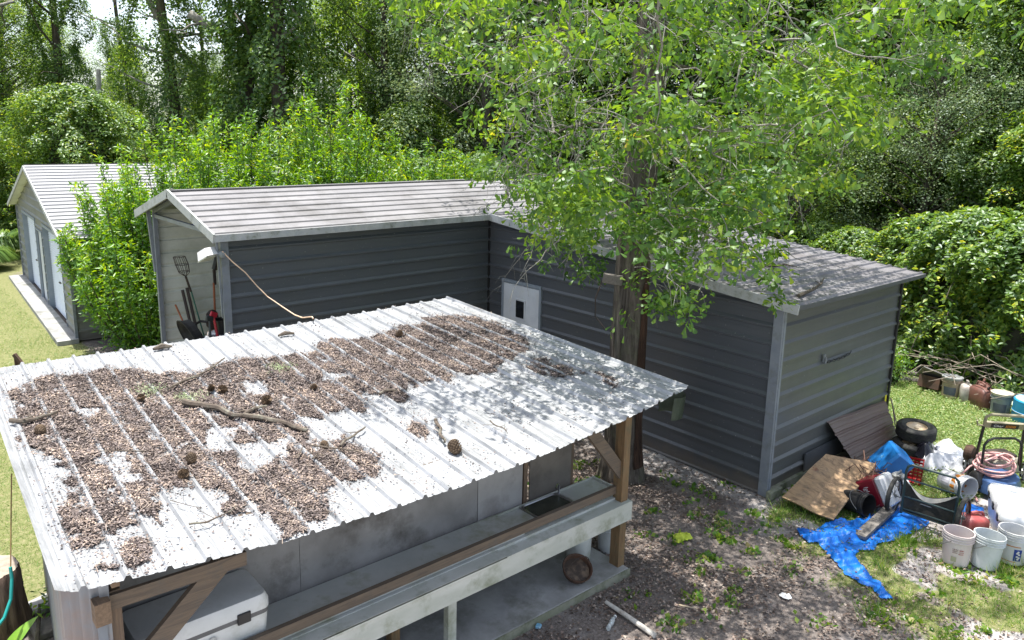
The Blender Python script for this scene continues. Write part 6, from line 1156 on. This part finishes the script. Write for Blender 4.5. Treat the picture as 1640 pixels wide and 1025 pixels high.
def shrub(name,label,h,R,ns,per,ls,seed,group,mat,base=.12):
    o=thing(name,label,'shrub',(0,0,0),0,group); rs=random.Random(seed); t=MB(); P=[];O=[];AL=[];V=[]
    for k in range(ns):
        a=rs.uniform(0,6.28); sp=math.sqrt(rs.random()); hh=h*(1-.42*sp**2)*rs.uniform(.55,1.03); e=Vector((R*sp*math.cos(a),R*sp*math.sin(a),hh)); s=Vector((.25*math.cos(a)*sp,.25*math.sin(a)*sp,0)); m_=s.lerp(e,.5)+Vector((math.cos(a),math.sin(a),0))*R*sp*.28
        pts=[s*(1-f)**2+m_*2*f*(1-f)+e*f*f for f in [i/7 for i in range(8)]]; t.tube(pts,[.022*(1-.11*i) for i in range(8)],5,caps=False)
        f=base+(1-base)*rng.random(per)**.75; idx=np.clip(f*7,0,6.999); i0=idx.astype(int); fr=(idx-i0)[:,None]; A=np.array([tuple(p) for p in pts]); q=A[i0]*(1-fr)+A[i0+1]*fr; side=rng.normal(size=(per,3))*np.array([1,1,.35]); side=unit(side); w_=rng.random(per)[:,None]*(.50*(1.15-f)*rng.random(per)**.5)[:,None]+.02
        P.append(q+side*w_); O.append(unit(side*.6+[0,0,.5])); AL.append(unit(side+[0,0,.7])); V.append(np.clip(rng.random(per)*.7+.22*f+rs.uniform(-.05,.12),0,1))
    t.build('stems',m_fbark,o); P=np.concatenate(P); fo=leafobj('foliage',P,np.concatenate(O),ls,mat,o,LN,np.concatenate(V),up=.3,rnd=.6,droop=-.1,along=np.concatenate(AL)*1.5); fo['kind']='stuff'; return o
C2=Vector((-8.81,-4.73,0))
def place(proto,items,labels=None,group=None):
    for k,(x,y,s,rz) in enumerate(items):
        lab=labels[k] if labels and k<len(labels) else None
        if k==0: proto.location=(x,y,0); proto.scale=(s,)*3 if not hasattr(s,'__len__') else s; proto.rotation_euler=(0,0,rz); 
        else: dup(proto,(x,y,0),rz,lab,s,group)
        if k==0 and lab: proto['label']=lab
MA=[(8.2,-0.5,1.05,5.9),(8.9,0.6,1.15,5.9),(9.4,1.6,1.0,0.4),(10.3,2.8,0.85,0.5),(10.4,3.8,0.8,5.2),(11.1,5.1,0.85,4.6),(11.7,6.7,0.85,4.2),(11.6,8.0,0.8,1.9),(11.7,9.6,0.8,3.8),(9.4,-1.9,1.2,3.8)]
MBL=[(12.6,0.2,1.0,3.6),(14.2,2.0,1.05,1.0),(15.1,4.1,0.95,2.7),(15.0,5.7,1.0,2.4),(15.1,7.9,0.95,4.5),(15.5,10.2,1.05,6.2),(13.9,11.6,1.0,5.9),(12.0,12.5,0.95,3.4),(11.1,14.3,1.0,2.8),(9.0,14.3,0.75,1.7),(7.4,15.0,0.7,0.2),(5.6,15.7,0.75,0.2),(8.1,20.0,1.0,2.9),(5.6,20.4,0.8,2.0)]
CA=[(-1.3,34.6,1.0,2.4),(2.3,29.5,1.15,5.5),(4.1,25.6,1.45,3.3),(5.5,23.9,1.5,3.5),(9.3,24.1,0.9,1.5),(3.1,39.7,.78,0.1),(17.5,11.7,1.6,2.0),(18.9,6.8,1.7,0.8),(18.9,3.9,1.6,3.2),(20.6,10.3,1.5,6.2),(16.9,15.9,1.5,4.2),(11.1,21.6,1.2,1.1),(17.4,1.7,1.5,5.5),(15.1,20.8,1.4,4.9),(6.3,36.6,.72,4.6),(-4.5,39.1,1.4,5.6)]
BA=[(-2.4,40.8,0.85,4.7),(8.9,44.2,0.7,6.1),(12.1,31.7,0.8,6.0),(12.1,27.0,1.05,1.0),(10.4,18.3,1.05,4.7),(14.3,18.8,1.2,4.4),(18.0,19.3,1.3,2.9),(20.4,16.3,1.3,3.3),(22.4,13.2,1.35,3.0),(23.0,10.0,1.35,5.7),(23.1,7.0,1.3,3.1),(23.0,4.2,1.3,5.2),(20.5,1.7,1.3,2.2),(10.9,36.8,.85,5.5),(17.2,30.8,1.2,5.6),(-5.5,35.1,1.0,2.9),(12.9,49.0,.75,3.5),(2.7,54.2,0.75,5.7),(31.1,8.4,1.7,4.5),(30.2,15.6,1.7,3.0),(27.7,23.3,1.8,1.4),(23.1,31.1,1.7,2.0),(19.8,43.4,1.5,4.3),(30.4,3.3,1.6,1.0),(-7.6,45.3,1.3,5.6),(25.0,16.7,1.5,1.7),(28.2,10.4,1.6,5.7),(7.5,57.2,.75,1.9),(13.0,59.7,.75,5.9),(0.7,60.6,1.0,4.4)]
UND=[(-3.7,41.0,1.0,3.1),(-1.5,41.7,1.1,3.2),(-0.1,38.4,1.0,4.0),(2.3,39.9,1.1,3.6),(3.8,37.4,1.2,1.9),(5.2,34.9,1.0,1.3),(6.7,32.1,1.1,3.2),(7.8,29.5,1.1,5.8),(9.1,27.7,1.0,3.9),(8.9,23.1,0.9,0.5),(-1.9,46.8,1.5,5.1),(7.2,44.8,1.4,4.5),(11.6,40.9,1.5,5.6)]
L1='dense leafy vine mound at the forest edge right of the long building'; G1='vine mounds along the near forest edge'
a=mound('vine_thicket',L1,'thicket',3.0,1.9,1.8,30000,.105,m_vine,3,G1); b=mound('vine_thicket',L1,'thicket',2.8,2.0,1.7,30000,.10,m_vine,9,G1,.5)
HID='low vine mound mostly hidden behind the hanging leaves of the oak'
LM=['vine mound directly behind the old pails near the blue drum','vine mound behind the leaning metal box and tan pail','vine mound just right of the far corner of the long building','low vine mound showing above the right corner of the grey side roof','low vine mound above the right third of the grey side roof edge','low vine mound above the middle of the grey side roof edge',HID,HID,HID,'vine mound at the right edge behind the blue drum']
place(a,MA[0::2],LM[0::2]); place(b,MA[1::2],LM[1::2])
L2='tall vine-draped thicket rising behind the near vine mounds'; G2='taller vine thickets behind the near mounds'
a=mound('vine_thicket',L2,'thicket',5.6,2.6,2.4,42000,.115,m_vine,15,G2,.55); b=mound('vine_thicket',L2,'thicket',5.0,2.5,2.5,40000,.115,m_f1,22,G2,.55)
place(a,MBL[0::2]); place(b,MBL[1::2])
LC='tall forest tree trunk sleeved in dark hanging vines'; GC='vine-sleeved forest trees'
a=column('vine_covered_tree',LC,12,1.15,38000,.12,m_f1,2,GC); b=column('vine_covered_tree',LC,13,1.5,40000,.12,m_f1,7,GC,.40); 
OC='vine-sleeved tree seen in pieces through or beyond the oak crown'
LCs=['slim vine-sleeved tree beyond the garage, left of the stub-topped mound','vine-sleeved trunk rising behind the right end of the garage roof','massive dark vine-sleeved tree behind the left half of the bright shrubs','massive vine-sleeved tree, right neighbour of the biggest one behind the shrubs','thin vine-sleeved tree behind the right end of the bright shrubs','slender vine-sleeved tree behind the stub-topped mound against the sky']+[OC]*8+['short vine-sleeved tree far back between the two massive ones and the garage','vine-sleeved tree at the far left beyond the board fence']
place(a,CA[0::2],LCs[0::2]); place(b,CA[1::2],LCs[1::2])
LB='tall leafy forest tree standing behind the thickets'; GB='leafy forest trees'
a=broad('forest_tree',LB,14,3.6,105,330,.12,m_f1,1,GB); b=broad('forest_tree',LB,13,3.9,100,330,.12,m_f2,5,GB,2.0); c=broad('forest_tree',LB,15,3.4,105,330,.12,m_vine,8,GB,3)
place(a,BA[0::3]); place(b,BA[1::3]); place(c,BA[2::3])
LR='loose leafy tree rising behind the vine mounds at the right'
for k,(x,y,sc,rz) in enumerate(((12.9,-1.6,.62,1.),(15.8,1.2,.7,2.6),(13.2,3.4,.55,4.),(16.8,6.2,.72,.4),(11.6,6.0,.46,5.),(17.0,-1.6,.8,3.))): dup((a,c,b)[k%3],(x,y,0),rz,LR,sc,'loose trees behind the near vine mounds')
LU='low rounded forest undergrowth beyond the lawn'; GU='undergrowth beyond the lawn'
a=mound('undergrowth',LU,'shrub',3.2,2.3,2.1,22000,.13,m_f1,31,GU,.5); place(a,UND)
# single plants
a=mound('vine_mound','big rounded vine-smothered mound beyond the garage, topped by a pale broken stub','shrub',6.0,2.7,2.4,56000,.115,m_vine,41,None,.75); a.location=(-2.4,25.7,0)
t=MB(); t.tube([(1.0,.8,5.0),(1.1,.85,6.7)],[.10,.08],8); t.build('broken_stub',m_twig,a)
dup(a,(-.6,28,0),1.9,'second vine-smothered mound just right of and behind the stub-topped one',(.8,.8,.92))
dup(a,(-5.3,30.5,0),4.0,'dark vine-covered bush left of the rounded mound behind the garage roof',(.8,.8,.85))
SG='bright leafy shrubs between the garage and the long building'
s=shrub('leafy_shrub','bright green shrub reaching the ground between garage side wall and open building end',4.1,1.55,105,300,.115,3,SG,m_lime,.05); s.location=(-4.35,11.6,0)
s2=shrub('leafy_shrub','broad bright green shrub right behind the left end of the long roof',5.2,2.5,130,330,.115,6,SG,m_lime); s2.location=(-2.2,11.7,0)
for k,(x,y,rz,sc,lab) in enumerate(((.4,12.2,1.,(1.05,1.05,1.18),'tallest bright green shrub with pointed tips behind the middle of the long roof'),(2.9,11.9,2.4,(1.05,1.05,.92),'yellowish green shrub behind the long roof, right of the tallest one'),(5.0,12.6,4.1,(.95,.95,.85),'rightmost bright green shrub behind the long roof beside the dark vines'),(-3.2,12.6,5.,(1.0,1.0,1.0),'bright shrub spreading over the right part of the garage roof'),(-1.0,12.9,3.,(.95,.95,.98),'bright shrub just left of the tallest one, behind the long roof'))): dup(s2,(x,y,0),rz,lab,sc,SG)
# strappy clump and bush beyond the lawn at far left
n=1400; a_=rng.uniform(0,6.28,n); r_=rng.uniform(0,.35,n); o=thing('strappy_clump','dark arching strap-leaved clump on the lawn left of the garage','plant',(-4.9,27.2,0)); x1=r_*np.cos(a_);y1=r_*np.sin(a_); V=[];F=[];A_=[]
for k in range(n):
    L=rng.uniform(.7,1.25); a=a_[k]+rng.normal()*.3; d=np.array([math.cos(a),math.sin(a)]); s=np.array([-d[1],d[0]])*.02; i=len(V)
    for f,h,w_ in ((0,0,1),(.35,.62,1),(.75,.70,.8),(1.15,.35,.1)): q=np.array([x1[k],y1[k]])+d*f*L; V+=[(q[0]-s[0]*w_,q[1]-s[1]*w_,h*L),(q[0]+s[0]*w_,q[1]+s[1]*w_,h*L)]; A_+=[.1+.8*rng.random()]*2
    F+=[(i+2*j,i+2*j+1,i+2*j+3,i+2*j+2) for j in range(3)]
f=npmesh('strap_leaves',V,F,m_f1,A_,o); f['kind']='stuff'
dup(o,(-5.9,24.6,0),1.,'lower strap-leaved clump nearer the garage slab at the left edge',.8)
s=shrub('garden_shrub','mid green garden shrub in front of the brown board fence',2.6,1.1,45,260,.11,12,None,m_f1); s.location=(-4.0,31,0); dup(s,(-3.6,35.5,0),2,'pale flowering bush against the brown board fence',.9)
# fence beyond
fe=thing('board_fence','weathered brown board fence at the far left beyond the lawn','fence',(-6,40.5,0))
t=MB(); t.box((0,.03,.5),(11,.04,.09)); t.box((0,.03,1.5),(11,.04,.09)); t.build('fence_rail',m_boardfence,fe)
me=None
for k in range(68):
    if me is None: t=MB(); t.box((0,0,.95),(.145,.02,1.9)); ob=t.build('fence_board',m_boardfence,fe); me=ob
    else: ob=me.copy(); COL.objects.link(ob)
    ob.location=(-5.4+.16*k,.006*math.sin(k*2.3),.02*math.sin(k*1.7))
# ---------------- near left: stump, plants, pavers ----------------
m_cut=woodmat('cut_wood_face',(.42,.34,.26),(.26,.20,.15),(1,1,1),dirt=(.10,.09,.08),amt=.8,sc=3); m_pbark=barkmat('scaly_pine_bark',(.22,.155,.12),(.045,.03,.024),None,.6)
st=thing('tree_stump','thick sawn tree stump with dark scaly bark beside the left wall of the shed','stump',(-8.27,3.0,0)); n=72; t=MB(); V=[]; zs=[i*.04 for i in range(17)]
for z in zs:
    for k in range(n):
        a=2*PI*k/n; r=.255*(1+.22*math.exp(-z*4)*(1+.4*math.cos(4*a)))+.028*mn.noise((math.cos(a)*6,math.sin(a)*6,z*4))+.016*abs(mn.noise((a*9,z*9,0))); 
        if z>=.64: r*=.97
        V.append((r*math.cos(a),r*math.sin(a),z))
F=[(j*n+k,j*n+(k+1)%n,(j+1)*n+(k+1)%n,(j+1)*n+k) for j in range(len(zs)-1) for k in range(n)]; t.add(V,F); t.build('bark',m_pbark,st,smooth=True)
t=MB(); V=[(0,0,.645)]+[(v[0]*.985,v[1]*.985,.642) for v in V[-n:]]; t.add(V,[(0,k+1,(k+1)%n+1) for k in range(n)]); t.build('cut_face',m_cut,st)
for k,(x,y,rz,lab) in enumerate(((-7.83,3.15,.3,'grey concrete paver between the stump and the shed wall'),(-7.90,2.72,.1,'smaller dark paver below the leafy seedling beside the shed wall'))):
    t=MB(); t.box((0,0,.03),(.26-.06*k,.24,.07),Matrix.Rotation(rz,3,'Z'),bev=.012); o=t.build('paver',m_wgrey if k else m_conc); o.location=(x,y,0); tag(o,lab,'paver')
t=MB(); t.tube([(-8.40,2.15,1.62),(-8.32,2.3,1.42),(-8.28,2.45,1.15),(-8.27,2.5,1.02)],.012,8); V0=Vector((-8.18,2.3,1.1))
pole=thing('hose_wand','thin brown cane with a teal hose end rising in front of the stump','hose',(-8.13,2.42,0))
t=MB(); t.tube([(.0,.05,.85),(.06,.18,1.25),(.12,.32,1.62)],.006,6); t.build('cane',M('brown_cane',(.28,.18,.06),(.2,.12,.05),.6),pole)
t=MB(); t.tube([(.0,.05,.88),(.0,.03,.78),(-.03,-.02,.62),(-.10,-.08,.5),(-.2,-.12,.42)],.014,8); t.build('teal_hose',M('teal_hose',(.01,.30,.27),(.01,.24,.22),.4),pole)
def bigleaf(L,W,curl,mat_,nm,parent,loc,rot,var):
    V=[];F=[];n=10
    for i in range(n+1):
        f=i/n; w_=W*math.sin(PI*min(1,f*.93+.07))**.8*(1-.25*f); z=L*(f*math.cos(curl*f*.7)); x=L*math.sin(curl*f)*f*.7
        for s_,dz in ((-1,.15),(-.5,.04),(0,0),(.5,.04),(1,.15)): V.append((x+dz*w_*.8,s_*w_,z))
    F=[(i*5+k,i*5+k+1,(i+1)*5+k+1,(i+1)*5+k) for i in range(n) for k in range(4)]
    o=npmesh(nm,V,F,mat_,[var+.12*(1 if k%5==2 else 0) for k in range(len(V))],parent,smooth=True); o.location=loc; o.rotation_euler=rot; return o
m_big=leafmat('broad_yellowing_leaf',[(0,(.07,.20,.02)),(.5,(.20,.34,.03)),(.8,(.42,.42,.04)),(1,(.50,.42,.08))],.45,.07)
bp=thing('broadleaf_plant','broad-leaved plant with yellowing leaves at the lower left corner by the stump','plant',(-8.28,2.35,0))
for k,(L,W,c,rx,ry,rz,v_) in enumerate(((.62,.085,.5,-.10,-.05,1.2,.25),(.50,.08,.8,.2,.25,.4,.30),(.40,.06,1.1,.0,1.0,-.35,.85),(.34,.05,.9,.3,.7,-.9,.45),(.45,.07,.8,-.4,.3,3.5,.3),(.42,.06,1.,-.1,.6,5.3,.2),(.30,.05,1.2,.1,.9,2.4,.7))): bigleaf(L,W,c,m_big,'leaf',bp,(.02*k-.06,.02*(k%3),.02),(rx,ry,rz),v_)
n=60; sd=thing('leafy_seedling','small bright leafy seedling between the pavers and the shed wall','plant',(-7.83,2.85,0)); q=rng.normal(size=(n,3))*np.array([.08,.09,.05])+[0,0,.20]; leafobj('foliage',q,unit(rng.normal(size=(n,3))*.5+[0,0,1]),.075,m_lime,sd,LN); t=MB(); t.tube([(0,0,0),(.01,0,.2)],.006,5); t.build('stem',m_fbark,sd)
t=MB(); t.tube([(-8.02,2.4,.03),(-7.95,2.65,.14),(-7.90,2.85,.22)],[.022,.018,.012],7); tag(t.build('dead_branch',m_fbark),'dark bent branch lying at the shed wall beside the broad-leaved plant','branch')
t=MB(); t.box((-7.16,8.5,.55),(.05,.05,1.3)); t.bar((-7.18,8.48,1.2),(-7.10,8.40,1.05),.05,.05); tag(t.build('rusty_post',m_rust),'rusty angle-iron post standing on the lawn behind the shed roof','post')
# high limbs of the big trees against the sky
for pts,lab in (([(2.5,27.5,9.0),(3.6,27,8.6),(5.2,26.6,8.9),(6.6,26.4,8.1),(8.2,26,8.2),(9.4,26.2,7.4)],'long pale crooked bare limb reaching right across the upper left treetops'),([(1.2,30,10.6),(1.9,29.6,9.3),(2.6,29.5,7.9),(3.4,29.4,7.0)],'bare forked limb rising into the sky above the vine column'),([(-6.3,33,8.2),(-4.9,33,8.6),(-3.6,33,9.4),(-2.6,33,9.7)],'dark bare limb at the upper left corner'),([(15,-.9,6.9),(15.2,0,6.1),(15.6,1.0,6.0),(16.0,2.0,7.2),(16.3,2.6,8.6)],'thick curved bare limb at the upper right corner')):
    t=MB(); P=[Vector(p) for p in pts]; Q_=[]
    for a,b in zip(P,P[1:]):
        for s_ in range(5): p=a.lerp(b,s_/5); Q_.append(p+Vector((mn.noise(p),mn.noise(p+Vector((7,0,0))),mn.noise(p+Vector((0,7,0)))))*.3)
    t.tube(Q_,[.17*(1-.75*i/len(Q_)) for i in range(len(Q_))],7)
    for i in range(2,len(Q_)-1,2):
        d=Vector((random.uniform(-1,1),random.uniform(-1,1),random.uniform(-.8,1))).normalized(); t.tube([Q_[i],Q_[i]+d*.6,Q_[i]+d*1.1+Vector((.2,.1,-.1)),Q_[i]+d*1.7],[.06,.045,.03,.012],5)
    tag(t.build('bare_limb',m_twig,smooth=True),lab,'branch')

s=shrub('tall_weeds','tall thin pale green weeds standing at the thicket edge right of the long building',.95,.45,26,90,.055,33,None,m_lime); s['category']='plant'; s.location=(6.35,1.15,0)
